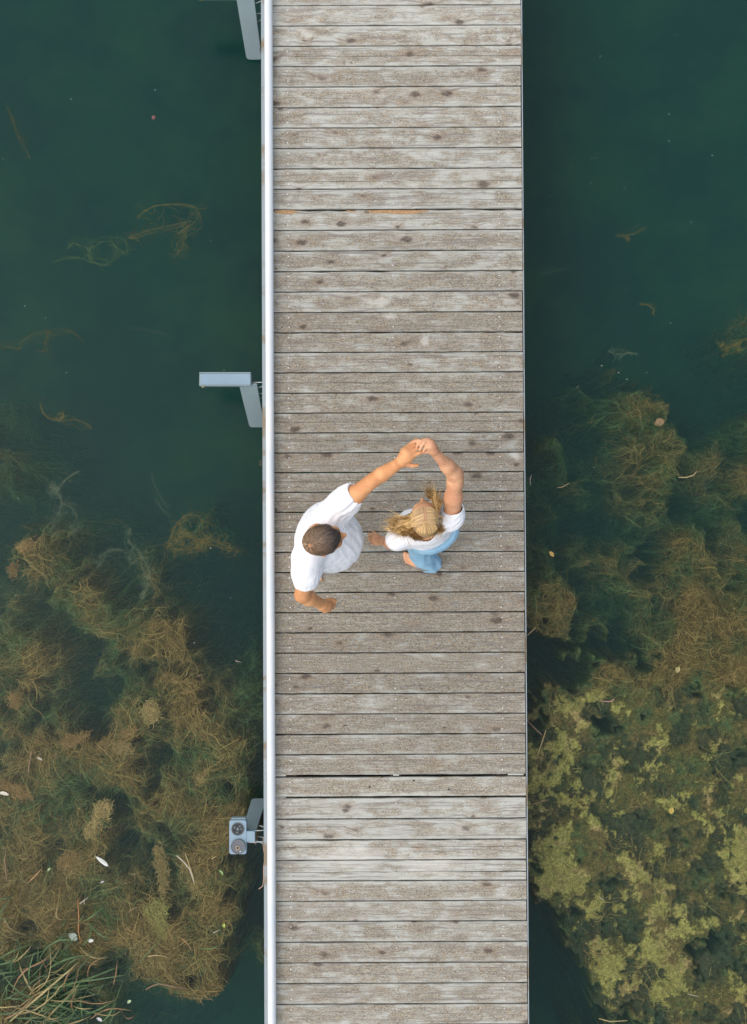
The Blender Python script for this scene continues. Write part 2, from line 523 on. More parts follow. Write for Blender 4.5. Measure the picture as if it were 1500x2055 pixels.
# pale worn patches in the places the photograph has them
gp = t.n('NewGeometry').outputs['Position']
wob = t.n('VectorMath', operation='SCALE', i_0=t.vadd(t.n('TexNoise', i_Scale=14.0, i_Detail=4.0, i_Vector=gp).outputs[1], (-.5, -.5, -.5)), i_3=0.10).outputs[0]
gpw = t.vadd(gp, wob)
for (sx, sy, rx, ry) in ((612, 66, .060, .038), (762, 604, .085, .030), (785, 634, .055, .026), (852, 682, .030, .045), (1036, 917, .035, .030), (700, 1715, .24, .09), (860, 1735, .22, .07)):
    p = at(sx, sy, 0)
    d = t.vmul(t.vadd(gpw, (-p.x, -p.y, 0)), (1/rx, 1/ry, 0))
    ln = t.n('VectorMath', operation='LENGTH'); t.set(ln.inputs[0], d)
    c = t.mix(t.math('MULTIPLY', t.ramp(ln.outputs[1], 1.25, 0.5), 0.55 if rx < 0.2 else 0.4), c, (0.45, 0.44, 0.39))
c = t.mix(1.0, c, oi.outputs['Color'], 'MULTIPLY') if False else c
val = t.math('ADD', t.math('MULTIPLY', csep.outputs[0], 1.0), 0.62)
vc = t.n('CombineColor', i_0=val, i_1=val, i_2=val)
c = t.mix(1.0, c, vc.outputs[0], 'MULTIPLY')
hgt = t.math('ADD', t.math('ADD', t.math('MULTIPLY', g1, 1.0), t.math('MULTIPLY', g2, 0.6)), t.math('MULTIPLY', speck, 0.4))
M_PLANK = t.bsdf(c, 0.85, normal=t.bump(hgt, 0.8, 0.003), spec=0.25)

joints = [-31, 11, 51.8, 92.5, 133.3, 174.3, 215.6, 256.5, 297.5, 338.5, 379.5, 421, 462, 503.5, 544.6, 585.8, 627, 667.5,
          707.6, 748, 788.8, 829, 869, 909, 948.5, 988, 1028, 1068, 1108.5, 1149, 1189.5, 1229.6, 1270, 1311, 1352, 1392.5,
          1433.5, 1474, 1515, 1557, 1600.5, 1644, 1686, 1727, 1768.5, 1809, 1850, 1891.5, 1933, 1974.5, 2016, 2057.5, 2099]
extra_up = [-31 - 41 * k for k in range(6, 0, -1)]
extra_dn = [2099 + 41.7 * k for k in range(1, 7)]
joints = extra_up + joints + extra_dn
cracked = {748: 0.0, 1727: -0.010, 829: 0.006, 948.5: 0.01, 988: 0.004, 1686: 0.02, 92.5: 0.0, 869: 0.012, 338.5: -0.02, 1028: 0.015}
rp = random.Random(5)
def plank_mesh(x0, x1, hw, up_wob, lo_wob, crack, split):
    """one plank lying along x: top with worn uneven edges, sides, underside"""
    n = 56
    th, bv = 0.030, 0.0035
    s1, s2, s3 = rp.uniform(0, 99), rp.uniform(0, 99), rp.uniform(0, 99)
    rows = [-1.0, 1.0] if crack is None else [-1.0, None, None, None, 1.0]
    vs, fs = [], []
    prof = []
    for i in range(n + 1):
        x = x0 + (x1 - x0) * i / n
        eu = hw - abs(mnoise.noise(Vector((x * 5, s1, 0)))) * up_wob - 0.0015
        el = -hw + abs(mnoise.noise(Vector((x * 5, s2, 0)))) * lo_wob + 0.0015
        zz = mnoise.noise(Vector((x * 1.3, s3, 0))) * 0.0022
        cup = mnoise.noise(Vector((x * 0.7, s3, 9))) * 0.001
        pr = [(el, -th), (el, -bv + zz), (el + bv, zz + cup)]
        if crack is not None:
            cy = crack + mnoise.noise(Vector((x * 3.0, s3, 4))) * 0.006
            w = 0.0016 + 0.0012 * mnoise.noise(Vector((x * 6, s1, 4)))
            if split: w += 0.006 * max(0, (i / n - 0.72) / 0.28) * (0.6 + mnoise.noise(Vector((x * 20, 3, 4))))
            pr += [(cy - max(w, .0006), zz), (cy, -0.010 - (0.02 if split and i > n * .7 else 0)), (cy + max(w, .0006), zz)]
        pr += [(eu - bv, zz + cup), (eu, -bv + zz), (eu, -th)]
        prof.append(len(pr))
        vs += [(x, y, z) for y, z in pr]
    k = prof[0]
    for i in range(n):
        for j in range(k - 1):
            fs.append((i*k+j, (i+1)*k+j, (i+1)*k+j+1, i*k+j+1))
        fs.append((i*k+k-1, (i+1)*k+k-1, (i+1)*k, i*k))
    fs.append(tuple(range(k))); fs.append(tuple(n*k + j for j in reversed(range(k))))
    me = bpy.data.meshes.new('plank')
    me.from_pydata(vs, [], fs)
    bm = bmesh.new(); bm.from_mesh(me); bmesh.ops.recalc_face_normals(bm, faces=bm.faces); bm.to_mesh(me); bm.free()
    return me

tone_pts = [(0, .62, .25), (250, .56, .35), (420, .56, .25), (560, .50, .60), (760, .46, .65), (900, .44, .75), (1100, .42, .80), (1300, .40, .85),
            (1480, .46, .70), (1600, .62, .25), (1750, .60, .15), (1850, .54, .45), (1950, .52, .50), (2055, .58, .35)]
screws = MB()
M_RAW = simple_mat('raw_split_wood', (0.33, 0.20, 0.095), 0.85, var=.4, scale=90, bump=.6)
for pts in ([(552,422),(575,421),(598,423),(590,428),(570,429),(552,427)], [(735,423),(760,421.5),(800,421.5),(862,422),(845,427),(810,429.5),(775,428),(745,427)], [(695,421.5),(712,423),(716,426),(700,425)]):
    m = MB(); m.slab([(loc(x, y + .4).x, loc(x, y + .4).y) for x, y in pts][::-1], -0.012, 0.0022); m.build('raw_split', M_RAW, pier)
for j in range(len(joints) - 1):
    ya, yb = joints[j] - 1.0, joints[j + 1] - 1.0
    a, b = loc(800, ya), loc(800, yb)
    gap_a = 0.0016 if abs(joints[j] - 1557) > 1 else 0.011
    gap_b = 0.0016
    if abs(joints[j + 1] - 1557) < 1: gap_b = 0.003
    if abs(joints[j + 1] - 1600.5) < 1: gap_b = 0.004
    if abs(joints[j] - 1600.5) < 1: gap_a = 0.006
    top, bot = a.y - gap_a, b.y + gap_b
    yc, hw = (top + bot) / 2, (top - bot) / 2
    xl, xr = loc(540, (ya + yb) / 2).x, loc(1048 + (ya / 2055.0) * 9.5, (ya + yb) / 2).x
    xr = 0.916
    ck = cracked.get(joints[j])
    wob = 0.0035
    if joints[j] == 421: wob = 0.016
    elif rp.random() < 0.12: wob = 0.009
    me = plank_mesh(-0.885, xr + rp.uniform(-.004, .002), hw, wob, 0.003, ck, joints[j] == 1727)
    o = link('plank', me, M_PLANK, pier)
    o.location = (0, yc, 0.0 + rp.uniform(-.0012, .0012))
    o.rotation_euler = (0, 0, rp.uniform(-1, 1) * 0.0006)
    ym = (ya + yb) / 2
    v = np.interp(ym, [p[0] for p in tone_pts], [p[1] for p in tone_pts]) + rp.uniform(-.05, .05)
    w = np.interp(ym, [p[0] for p in tone_pts], [p[2] for p in tone_pts]) + rp.uniform(-.18, .18)
    o.color = (v, max(0, min(1, w)), rp.random(), 1)
    for sx in (-0.742, -0.0, 0.752):
        for sy in (-0.035, 0.035):
            if sx == 0.0 and rp.random() < 0.75: continue
            cx_, cy_ = sx + rp.uniform(-.004, .004), yc + sy + rp.uniform(-.004, .004)
            ring = [(cx_ + 0.0042 * math.cos(q * math.pi / 4), cy_ + 0.0042 * math.sin(q * math.pi / 4)) for q in range(8)]
            screws.slab(ring, -0.002, 0.0035)
M_SCREW = simple_mat('screw_steel', (0.62, 0.62, 0.60), 0.35, 0.5)
sc_o = screws.build('screw', M_SCREW, pier); sc_o['kind'] = 'stuff'

# drilled holes (dark plugs) in the paler plank by the wide gap
M_BLACK = simple_mat('dark_rubber', (0.012, 0.012, 0.012), 0.9)
for hx, hy in ((742.5, 1579), (830.5, 1566.5), (901, 1584)):
    p = loc(hx, hy); m = MB()
    m.slab([(p.x + 0.0065*math.cos(q*math.pi/5), p.y + 0.0065*math.sin(q*math.pi/5)) for q in range(10)], -0.02, 0.0025)
    m.build('bolt_hole', M_BLACK, pier)

M_ALU = NT('rail_aluminium'); t = M_ALU
oc = t.n('TexCoord').outputs['Object']
nz = t.noise(t.vmul(oc, (60, 1.5, 60)), 1.0, 4, 0.6); nz2 = t.noise(oc, 3.0, 4, 0.6)
cc = t.mix(t.ramp(nz2, .35, .65), (0.52, 0.57, 0.59), (0.60, 0.62, 0.61))
M_ALU = t.bsdf(cc, 0.6, 0.0, t.bump(nz, 0.15, 0.001))
t = NT('edge_profile')
oc = t.n('TexCoord').outputs['Object']
r_ = t.ramp(t.noise(t.vmul(oc, (1, 1.2, 1)), 2.2, 4, 0.6), 0.52, 0.60)
cc = t.mix(t.math('MULTIPLY', r_, 0.8), (0.27, 0.32, 0.34), (0.20, 0.14, 0.06))
M_EDGE = t.bsdf(cc, 0.6, 0.1)
M_BEAM = simple_mat('wet_timber', (0.05, 0.042, 0.032), 0.85, var=0.4)

Y0, Y1 = loc(800, 2099 + 41.7 * 6).y, loc(800, -31 - 41 * 6).y
XL, XR = -0.930, 0.922
mb = MB(); mb.box((XL, Y0, -0.16), (XL + 0.006, Y1, 0.006)); mb.box((XL + 0.0062, Y0, -0.004), (XL + 0.043, Y1, 0.0055)); mb.box((XL + 0.0062, Y0, -0.16), (XL + 0.030, Y1, -0.150))
mb.build('edge_profile', M_EDGE, pier)
mb = MB(); mb.box((XR - 0.002, Y0, -0.16), (XR + 0.004, Y1, 0.004)); mb.box((XR - 0.030, Y0, -0.16), (XR - 0.0022, Y1, -0.150))
mb.build('edge_profile', M_EDGE, pier)
for bx in (-0.84, -0.742, 0.0, 0.752, 0.86):
    mb = MB(); mb.box((bx - 0.04, Y0, -0.19), (bx + 0.04, Y1, -0.034)); mb.build('beam', M_BEAM, pier, 0.004)
# packing pieces showing in the wide gap by the pale plank
M_PACK = simple_mat('packing_piece', (0.40, 0.41, 0.36), 0.8)
for gy, x0, x1 in ((1557, -.875, -.775), (1557, -0.018, 0.022), (1557, .79, .90), (1601, -.875, -.775)):
    y_ = loc(800, gy - 1).y
    mb = MB(); mb.box((x0, y_ - 0.0035, -0.03), (x1, y_ + (0.0095 if gy == 1557 else .002), -0.004)); mb.build('packing_piece', M_PACK, pier)
# rail: a round aluminium tube on short feet along the left edge
RX = -0.873
rail = MB(); rail.tube([(RX, Y0 + (Y1 - Y0) * k / 40, 0.050) for k in range(41)], 0.0295, 20)
rail.build('edge_rail', M_ALU, pier, smooth=True)
k = 0
yy = Y0 + 0.3
while yy < Y1:
    mb = MB(); mb.box((RX - 0.018, yy - 0.04, -0.012), (RX + 0.018, yy + 0.04, 0.030))
    mb.build('rail_foot', M_ALU, pier, 0.004); yy += 1.25
# floats under the deck
M_FLOAT = simple_mat('float_plastic', (0.03, 0.035, 0.04), 0.6)
for fy in np.arange(Y0 + 1, Y1, 2.4):
    mb = MB(); mb.box((-0.72, fy - 0.8, WATER_Z - 0.22), (0.72, fy + 0.8, -0.192)); mb.build('float', M_FLOAT, pier, 0.05)
# ------------------------------------------------------------------ people: distance fields and a surface extractor
class Field:
    def __init__(self, lo, hi, h):
        self.lo = np.array(lo, float); self.h = h
        self.n = np.ceil((np.array(hi, float) - self.lo) / h).astype(int) + 1
        self.ax = [self.lo[i] + np.arange(self.n[i]) * h for i in range(3)]
        self.d = np.full(self.n, 0.2, np.float32)
    def _box(self, lo, hi):
        s = []
        for i in range(3):
            a = int(max(0, math.floor((lo[i] - self.lo[i]) / self.h))); b = int(min(self.n[i], math.ceil((hi[i] - self.lo[i]) / self.h) + 1))
            s.append(slice(a, max(a, b)))
        return tuple(s)
    def _grid(self, s):
        return np.meshgrid(self.ax[0][s[0]], self.ax[1][s[1]], self.ax[2][s[2]], indexing='ij', sparse=True)
    def _blend(self, s, d, k):
        cur = self.d[s]
        if k <= 0: self.d[s] = np.minimum(cur, d); return
        hh = np.clip(0.5 + 0.5 * (cur - d) / k, 0, 1)
        self.d[s] = cur * (1 - hh) + d * hh - k * hh * (1 - hh)
    def _sub(self, s, d, k):
        cur = self.d[s]
        if k <= 0: self.d[s] = np.maximum(cur, -d); return
        hh = np.clip(0.5 - 0.5 * (cur + d) / k, 0, 1)
        self.d[s] = cur * (1 - hh) - d * hh + k * hh * (1 - hh)
    def cone(self, a, b, ra, rb, k=0.015, sub=False, flat=None):
        """tapered rounded limb; flat = (direction, factor) squashes the section along that direction"""
        a, b = np.array(a, float), np.array(b, float)
        m = max(ra, rb) * 1.6 + k + 3 * self.h
        s = self._box(np.minimum(a, b) - m, np.maximum(a, b) + m)
        X, Y, Z = self._grid(s)
        ba = b - a; L2 = max(ba.dot(ba), 1e-9)
        px, py, pz = X - a[0], Y - a[1], Z - a[2]
        tt = np.clip((px * ba[0] + py * ba[1] + pz * ba[2]) / L2, 0, 1)
        qx, qy, qz = px - tt * ba[0], py - tt * ba[1], pz - tt * ba[2]
        if flat is not None:
            f = np.array(flat[0], float); f /= np.linalg.norm(f); g = 1.0 / flat[1] - 1.0
            dp = (qx * f[0] + qy * f[1] + qz * f[2]) * g
            qx, qy, qz = qx + dp * f[0], qy + dp * f[1], qz + dp * f[2]
        d = np.sqrt(qx*qx + qy*qy + qz*qz) - (ra + (rb - ra) * tt)
        if flat is not None: d = d * 0.8
        (self._sub if sub else self._blend)(s, d.astype(np.float32), k)
    def chain(self, pts, rs, k=0.015, **kw):
        for i in range(len(pts) - 1): self.cone(pts[i], pts[i+1], rs[i], rs[i+1], k, **kw)
    def ell(self, c, r, R=None, k=0.015, sub=False):
        c, r = np.array(c, float), np.array(r, float)
        m = r.max() + k + 3 * self.h
        s = self._box(c - m, c + m)
        X, Y, Z = self._grid(s)
        p = [X - c[0], Y - c[1], Z - c[2]]
        if R is not None:
            R = np.array(R)[:3, :3]   # columns are the ellipsoid's own axes
            p = [p[0] * R[0, j] + p[1] * R[1, j] + p[2] * R[2, j] for j in range(3)]
        k0 = np.sqrt(sum((p[j] / r[j]) ** 2 for j in range(3)))
        k1 = np.sqrt(sum((p[j] / r[j] ** 2) ** 2 for j in range(3)))
        d = k0 * (k0 - 1.0) / np.maximum(k1, 1e-6)
        d = np.where(k0 < 0.05, -r.min(), d)
        (self._sub if sub else self._blend)(s, d.astype(np.float32), k)
    def cut(self, p, nrm, lo=None, hi=None):
        """remove what lies on the side the normal points to (inside a box, if given)"""
        s = self._box(lo if lo is not None else self.lo, hi if hi is not None else self.lo + self.n * self.h)
        X, Y, Z = self._grid(s)
        nrm = np.array(nrm, float); nrm /= np.linalg.norm(nrm)
        d = (X - p[0]) * nrm[0] + (Y - p[1]) * nrm[1] + (Z - p[2]) * nrm[2]
        self.d[s] = np.maximum(self.d[s], d.astype(np.float32))
    def bound(self):
        self.d[0] = self.d[-1] = 0.1; self.d[:, 0] = self.d[:, -1] = 0.1; self.d[:, :, 0] = self.d[:, :, -1] = 0.1
    def mesh(self):
        self.bound()
        d = self.d; ins = d < 0
        c = np.zeros(np.array(d.shape) - 1, np.uint8)
        off = [(i, j, k) for i in (0, 1) for j in (0, 1) for k in (0, 1)]
        nx, ny, nz = c.shape
        for (i, j, k) in off: c += ins[i:i+nx, j:j+ny, k:k+nz]
        act = np.argwhere((c > 0) & (c < 8))
        idx = -np.ones(c.shape, np.int32); idx[tuple(act.T)] = np.arange(len(act))
        acc = np.zeros((len(act), 3)); cnt = np.zeros(len(act))
        val = {o: d[act[:, 0]+o[0], act[:, 1]+o[1], act[:, 2]+o[2]].astype(float) for o in off}
        for o in off:
            for ax in range(3):
                if o[ax]: continue
                o2 = list(o); o2[ax] = 1; o2 = tuple(o2)
                a, b = val[o], val[o2]
                cr = (a < 0) != (b < 0)
                tt = np.where(cr, a / np.where(cr, a - b, 1), 0)
                p = np.tile(np.array(o, float), (len(act), 1)); p[:, ax] += tt
                acc += np.where(cr[:, None], p, 0); cnt += cr
        V = self.lo + (act + acc / np.maximum(cnt, 1)[:, None]) * self.h
        F = []
        for ax in range(3):
            u, w = [(1, 2), (2, 0), (0, 1)][ax]
            a = np.moveaxis(ins, (ax, u, w), (0, 1, 2)); ii = np.moveaxis(idx, (ax, u, w), (0, 1, 2))
            e = a[:-1, 1:-1, 1:-1] != a[1:, 1:-1, 1:-1]
            q = np.argwhere(e); fl = a[:-1, 1:-1, 1:-1][e]
            i, j, k = q[:, 0], q[:, 1] + 1, q[:, 2] + 1
            quad = np.stack([ii[i, j-1, k-1], ii[i, j, k-1], ii[i, j, k], ii[i, j-1, k]], -1)
            quad[~fl] = quad[~fl][:, ::-1]
            F.append(quad)
        return V, np.concatenate(F)

def relax(V, F, it=2, f=0.5):
    """a little smoothing of the extracted surface"""
    e = np.concatenate([F[:, [0, 1]], F[:, [1, 2]], F[:, [2, 3]], F[:, [3, 0]]])
    for _ in range(it):
        s = np.zeros_like(V); c = np.zeros(len(V))
        for a, b in ((0, 1), (1, 0)):
            for x in range(3): s[:, x] += np.bincount(e[:, a], V[e[:, b], x], len(V))
            c += np.bincount(e[:, a], minlength=len(V))
        V = V + (s / np.maximum(c, 1)[:, None] - V) * f
    return V

def normals(V, F):
    n = np.cross(V[F[:, 2]] - V[F[:, 0]], V[F[:, 3]] - V[F[:, 1]])
    N = np.zeros_like(V)
    for j in range(4):
        for x in range(3): N[:, x] += np.bincount(F[:, j], n[:, x], len(V))
    return N / (np.linalg.norm(N, axis=1, keepdims=True) + 1e-9)

# materials
def skin_mat(name, base, red):
    t = NT(name); p = t.n('TexCoord').outputs['Object']
    a = t.noise(p, 11, 5, 0.65); b = t.noise(p, 120, 3, 0.6)
    c = t.mix(t.ramp(a, .40, .60), tuple(min(1, x * 1.06) for x in base), tuple(x * .90 for x in red))
    c = t.mix(t.math('MULTIPLY', t.ramp(b, .45, .7), .35), c, tuple(x * .80 for x in red))
    return t.bsdf(c, 0.55, normal=t.bump(b, 0.25, 0.001), spec=0.35, Subsurface_Weight=0.0)
M_SKIN_M = skin_mat('tanned_skin', (0.62, 0.31, 0.135), (0.58, 0.26, 0.11))
M_SKIN_W = skin_mat('fair_tanned_skin', (0.66, 0.37, 0.20), (0.62, 0.30, 0.165))
def cloth_mat(name, colr, fold=(1, 1, 1), strength=0.35, weave=700):
    t = NT(name); p = t.n('TexCoord').outputs['Object']
    wv = t.noise(p, weave, 2, 0.6)
    fd = t.noise(t.vmul(p, fold), 6.0, 3, 0.5, 0.8)
    c = t.mix(t.ramp(wv, .3, .7), tuple(x * .93 for x in colr), colr)
    h = t.math('ADD', fd, t.math('MULTIPLY', wv, 0.02))
    return t.bsdf(c, 0.9, normal=t.bump(h, strength, 0.02), spec=0.1)
M_SHIRT = cloth_mat('white_cotton', (0.80, 0.81, 0.82), (1.4, 0.7, 0.9), 0.4)
M_SHIRT_W = cloth_mat('white_ribbed_cotton', (0.80, 0.81, 0.82), (0.7, 1.3, 1.0), 0.55)
t = NT('light_denim'); p = t.n('TexCoord').outputs['Object']
a = t.noise(t.vmul(p, (1, 1, .5)), 7, 4, .6); b = t.noise(p, 420, 2, .6)
c = t.mix(t.ramp(a, .35, .65), (0.20, 0.40, 0.55), (0.30, 0.50, 0.64)); c = t.mix(t.math('MULTIPLY', t.ramp(b, .45, .65), .4), c, (0.42, 0.58, 0.68))
M_DENIM = t.bsdf(c, 0.9, normal=t.bump(t.math('ADD', a, t.math('MULTIPLY', b, .15)), .5, .01), spec=.1)
M_SHORTS = cloth_mat('sand_cotton', (0.40, 0.34, 0.26))
M_EYE = simple_mat('eye_white', (0.75, 0.74, 0.72), 0.2, var=0.02)
M_PUPIL = simple_mat('iris_dark', (0.05, 0.06, 0.06), 0.2)
M_LIP = simple_mat('lip', (0.50, 0.18, 0.14), 0.5)
M_NAIL = simple_mat('pink_nail', (0.80, 0.45, 0.42), 0.3, var=0.03)
t = NT('hair'); ca = t.n('VertexColor', layer_name='tint').outputs[0]
M_HAIR = t.bsdf(ca, 0.45, spec=0.4)

def foot(F, ankle, tip, side, length, k=0.008, s=1.0):
    """bare foot on the deck from below the ankle to the big toe's tip; side +1: big toe on the foot's left-hand edge"""
    a, tp = Vector((ankle[0], ankle[1], 0)), Vector((tip[0], tip[1], 0))
    fw = (tp - a).normalized(); lf = Vector((-fw.y, fw.x, 0)) * side
    heel = tp - fw * length
    P = lambda f, l, z: heel + fw * f * length + lf * l * s + Vector((0, 0, z))
    F.chain([P(.10, 0, .030), P(.35, -.006, .034), P(.62, -.004, .026), P(.72, .0, .021)], [.028, .027, .030, .027], .02)
    F.chain([P(.10, 0, .030), P(.45, -.018, .020), P(.70, -.026, .017)], [.026, .018, .016], .02)
    F.chain([P(.45, .014, .030), P(.76, .024, .020)], [.020, .018], .02)
    F.cone(P(.18, 0, .04), Vector((ankle[0], ankle[1], .12)), .030, .034, .03)
    F.chain([P(.74, .024, .017), P(.97, .027, .013)], [.013, .0125], k)
    for i, (ln, l) in enumerate(((.985, .008), (.955, -.006), (.915, -.019), (.865, -.031))):
        F.chain([P(.72, l * 1.0, .015), P(ln - .06, l * 1.08, .018), P(ln - .01, l * 1.08, .012)], [.009, .0078, .0076], k * .3)

def head_frame(center, yaw, pitch, roll=0.0):
    R = Matrix.Rotation(yaw, 4, 'Z') @ Matrix.Rotation(pitch, 4, 'Y') @ Matrix.Rotation(roll, 4, 'X')
    M = Matrix.Translation(center) @ R
    return M, R
def head(F, M, R, s=1.0, fem=False):
    Pt = lambda x, y, z: M @ Vector((x * s, y * s, z * s))
    E = lambda c, r, k=.02, RR=None: F.ell(Pt(*c), [q * s for q in r], RR or R, k)
    E((-.008, 0, .020), (.098, .076, .092), .0)
    E((.032, 0, -.045), (.062, .056, .075), .03)
    F.cone(Pt(.070, .012, -.104), Pt(.070, -.012, -.104), .017*s, .017*s, .025)
    F.chain([Pt(-.01, .055, -.055), Pt(.055, .022, -.105)], [.018*s, .014*s], .03)
    F.chain([Pt(-.01, -.055, -.055), Pt(.055, -.022, -.105)], [.018*s, .014*s], .03)
    E((.074, 0, .010), (.020, .050, .016), .02)
    F.chain([Pt(.086, 0, .004), Pt(.112, 0, -.026)], [.008*s, .0115*s], .010)
    F.cone(Pt(.100, .010, -.031), Pt(.100, -.010, -.031), .008*s, .008*s, .008)
    for sg in (1, -1):
        E((.060, sg * .036, -.030), (.028, .022, .022), .02)
        F.ell(Pt(.090, sg * .031, -.004), [.012*s, .016*s, .011*s], R, .008, sub=True)
        Re = R @ Matrix.Rotation(sg * -.35, 4, 'Z')
        ear_y = .078 if not fem else .070
        E((-.006, sg * ear_y, -.014), (.026, .009, .032), .006, Re)
        F.ell(Pt(-.002, sg * .087, -.012), [.014*s, .006*s, .018*s], Re, .004, sub=True)
    F.ell(Pt(.090, 0, -.066), [.010*s, .024*s, .005*s], R, .008)
    F.ell(Pt(.088, 0, -.078), [.010*s, .020*s, .006*s], R, .008)
def face_parts(body, M, R, s, brow_col):
    Pt = lambda x, y, z: M @ Vector((x * s, y * s, z * s))
    mbr = simple_mat('brow_hair', brow_col, 0.8)
    for sg in (1, -1):
        for nm, c, r, mt in (('eye', (.080, sg * .031, -.006), (.011, .0125, .0105), M_EYE), ('iris', (.0885, sg * .031, -.006), (.0035, .0055, .0055), M_PUPIL)):
            bm = bmesh.new(); bmesh.ops.create_uvsphere(bm, u_segments=16, v_segments=10, radius=1.0)
            bmesh.ops.transform(bm, matrix=Matrix.Translation(Pt(*c)) @ R @ Matrix.Diagonal((r[0]*s, r[1]*s, r[2]*s, 1)), verts=bm.verts)
            me = bpy.data.meshes.new(nm); bm.to_mesh(me); bm.free()
            for pl in me.polygons: pl.use_smooth = True
            link(nm, me, mt, body)
        m = MB(); m.tube([Pt(.093, sg * .014, .010), Pt(.092, sg * .030, .015), Pt(.082, sg * .046, .011)], [.003*s, .004*s, .0015*s], 6); m.build('eyebrow', mbr, body)
    m = MB(); m.tube([Pt(.094, .021, -.071), Pt(.101, .008, -.070), Pt(.101, -.008, -.070), Pt(.094, -.021, -.071)], [.001*s, .0035*s, .0035*s, .001*s], 8); m.build('lips', M_LIP, body)

def unit(v): v = Vector(v); return v.normalized()

def hair_ribbons(name, P, W, C, up, parent):
    """P (n,s,3), up (n,s,3) outward normals: ribbons lying on the head, tinted per point"""
    n, s, _ = P.shape
    T = np.gradient(P, axis=1); T /= np.linalg.norm(T, axis=2, keepdims=True) + 1e-9
    S = np.cross(T, up); S /= np.linalg.norm(S, axis=2, keepdims=True) + 1e-9
    A, B = P + S * W[..., None] / 2, P - S * W[..., None] / 2
    V = np.stack([A, B], 2).reshape(-1, 3)
    base = (np.arange(n) * s * 2)[:, None] + (np.arange(s - 1) * 2)[None]
    Fc = np.stack([base, base + 1, base + 3, base + 2], -1).reshape(-1, 4)
    if C.ndim == 2: C = np.repeat(C[:, None], s, 1)
    return V, Fc, np.repeat(C.reshape(-1, 3), 2, axis=0)
def join_parts(parts):
    V, Fc, C, b = [], [], [], 0
    for v, f, c in parts:
        V.append(v); Fc.append(f + b); C.append(c); b += len(v)
    return np.concatenate(V), np.concatenate(Fc), np.concatenate(C)

# ================================================================== the man
rng = np.random.default_rng(7)
def hand_lines(F, lines, k=0.006):
    for pts in lines:
        F.chain([at(px, py, z) for px, py, z, r in pts], [r for px, py, z, r in pts], k)

mS_L, mE_L, mW_L = at(676, 1023, 1.48), at(750, 963, 1.66), at(808, 925, 1.845)
mS_R, mE_R, mW_R = at(616, 1122, 1.43), at(607, 1194, 1.20), at(647, 1213, .985)
m_hc = at(650, 1083, 1.68)
m_u, m_v = Vector((.54, .84, 0)).normalized(), Vector((.84, -.54, 0)).normalized()
Rm = Matrix((m_v, Vector((0, 0, 1)).cross(m_v), Vector((0, 0, 1)))).transposed().to_4x4()   # x forward, y left
M_, R_ = head_frame(m_hc, math.radians(12), math.radians(-4))
HS_M = 1.04

bod = Field((-.72, -.78, -.02), (.32, .46, 2.02), 0.0042)
head(bod, M_, R_, HS_M)
chest = Vector((-.295, -.125, 1.33)); belly = Vector((-.262, -.148, 1.12)); pelv = Vector((-.285, -.135, .95))
bod.ell(chest, (.115, .165, .19), Rm, .03); bod.ell(belly, (.115, .150, .16), Rm, .06); bod.ell(pelv, (.12, .165, .13), Rm, .06)
nk = M_ @ Vector((-.03, 0, -.07)); base_nk = Vector((-.315, -.135, 1.46))
bod.cone(base_nk, nk, .066, .058, .03)
bod.cone(mS_L, base_nk + Vector((0, .02, .0)), .055, .06, .05); bod.cone(mS_R, base_nk + Vector((0, -.02, 0)), .055, .06, .05)
mid_l = mE_L.lerp(mW_L, .30)
bod.chain([mS_L, mS_L.lerp(mE_L, .45), mE_L], [.060, .050, .041], .04)
bod.chain([mE_L, mid_l, mW_L], [.0405, .0425, .0285], .008)
mid_r = mE_R.lerp(mW_R, .30)
bod.chain([mS_R, mS_R.lerp(mE_R, .5), mE_R], [.060, .052, .044], .02)
bod.chain([mE_R, mid_r, mW_R], [.044, .046, .029], .02)
# raised left hand: open, the fingers passing under the woman's
hand_lines(bod, [
    [(808,925,1.845,.027),(822,917,1.865,.024),(831,913,1.872,.0135)],
    [(808,925,1.845,.026),(818,911,1.868,.024),(829,905,1.876,.0135)],
    [(808,925,1.845,.026),(816,908,1.866,.022),(825,899,1.872,.0125)],
    [(806,923,1.845,.025),(813,906,1.862,.020),(820,895,1.864,.0115)]], .016)
hand_lines(bod, [
    [(832,914,1.872,.0108),(842,909,1.878,.0098),(850,905,1.872,.0088),(854,902,1.864,.0078)],
    [(829,905,1.876,.0108),(840,899,1.882,.0098),(849,894,1.878,.0090),(854,891,1.870,.0078)],
    [(825,899,1.872,.0102),(835,891,1.880,.0094),(844,886,1.878,.0086),(849,883,1.870,.0076)],
    [(820,895,1.864,.0092),(827,888,1.868,.0084),(833,884,1.866,.0076),(837,882,1.860,.0068)],
    [(811,926,1.845,.018),(819,932,1.846,.0145),(829,934.5,1.846,.0115),(838,934,1.846,.0098)]], .005)
# lowered right hand, loosely curled
hand_lines(bod, [
    [(647,1213,.985,.028),(656,1213,.945,.026),(664,1208,.915,.013)],
    [(647,1213,.985,.026),(656,1216,.942,.024),(665,1214,.905,.013)],
    [(647,1215,.985,.026),(654,1219,.942,.024),(663,1220,.903,.0125)],
    [(647,1216,.985,.025),(652,1222,.945,.020),(658,1225,.908,.0115)]], .016)
hand_lines(bod, [
    [(664,1208,.915,.0105),(672,1208,.885,.0098),(672,1210,.855,.0088),(667,1211,.838,.0078)],
    [(665,1214,.905,.0105),(671,1215,.870,.0098),(670,1216,.838,.0088),(664,1216,.822,.0078)],
    [(663,1220,.903,.0100),(668,1221,.868,.0094),(666,1221,.838,.0084),(661,1220,.824,.0074)],
    [(658,1225,.908,.0092),(662,1226,.878,.0084),(661,1226,.854,.0076),(657,1225,.840,.0068)],
    [(650,1208,.968,.016),(659,1204,.945,.0135),(668,1203,.918,.0115),(674,1205,.895,.0098)]], .005)
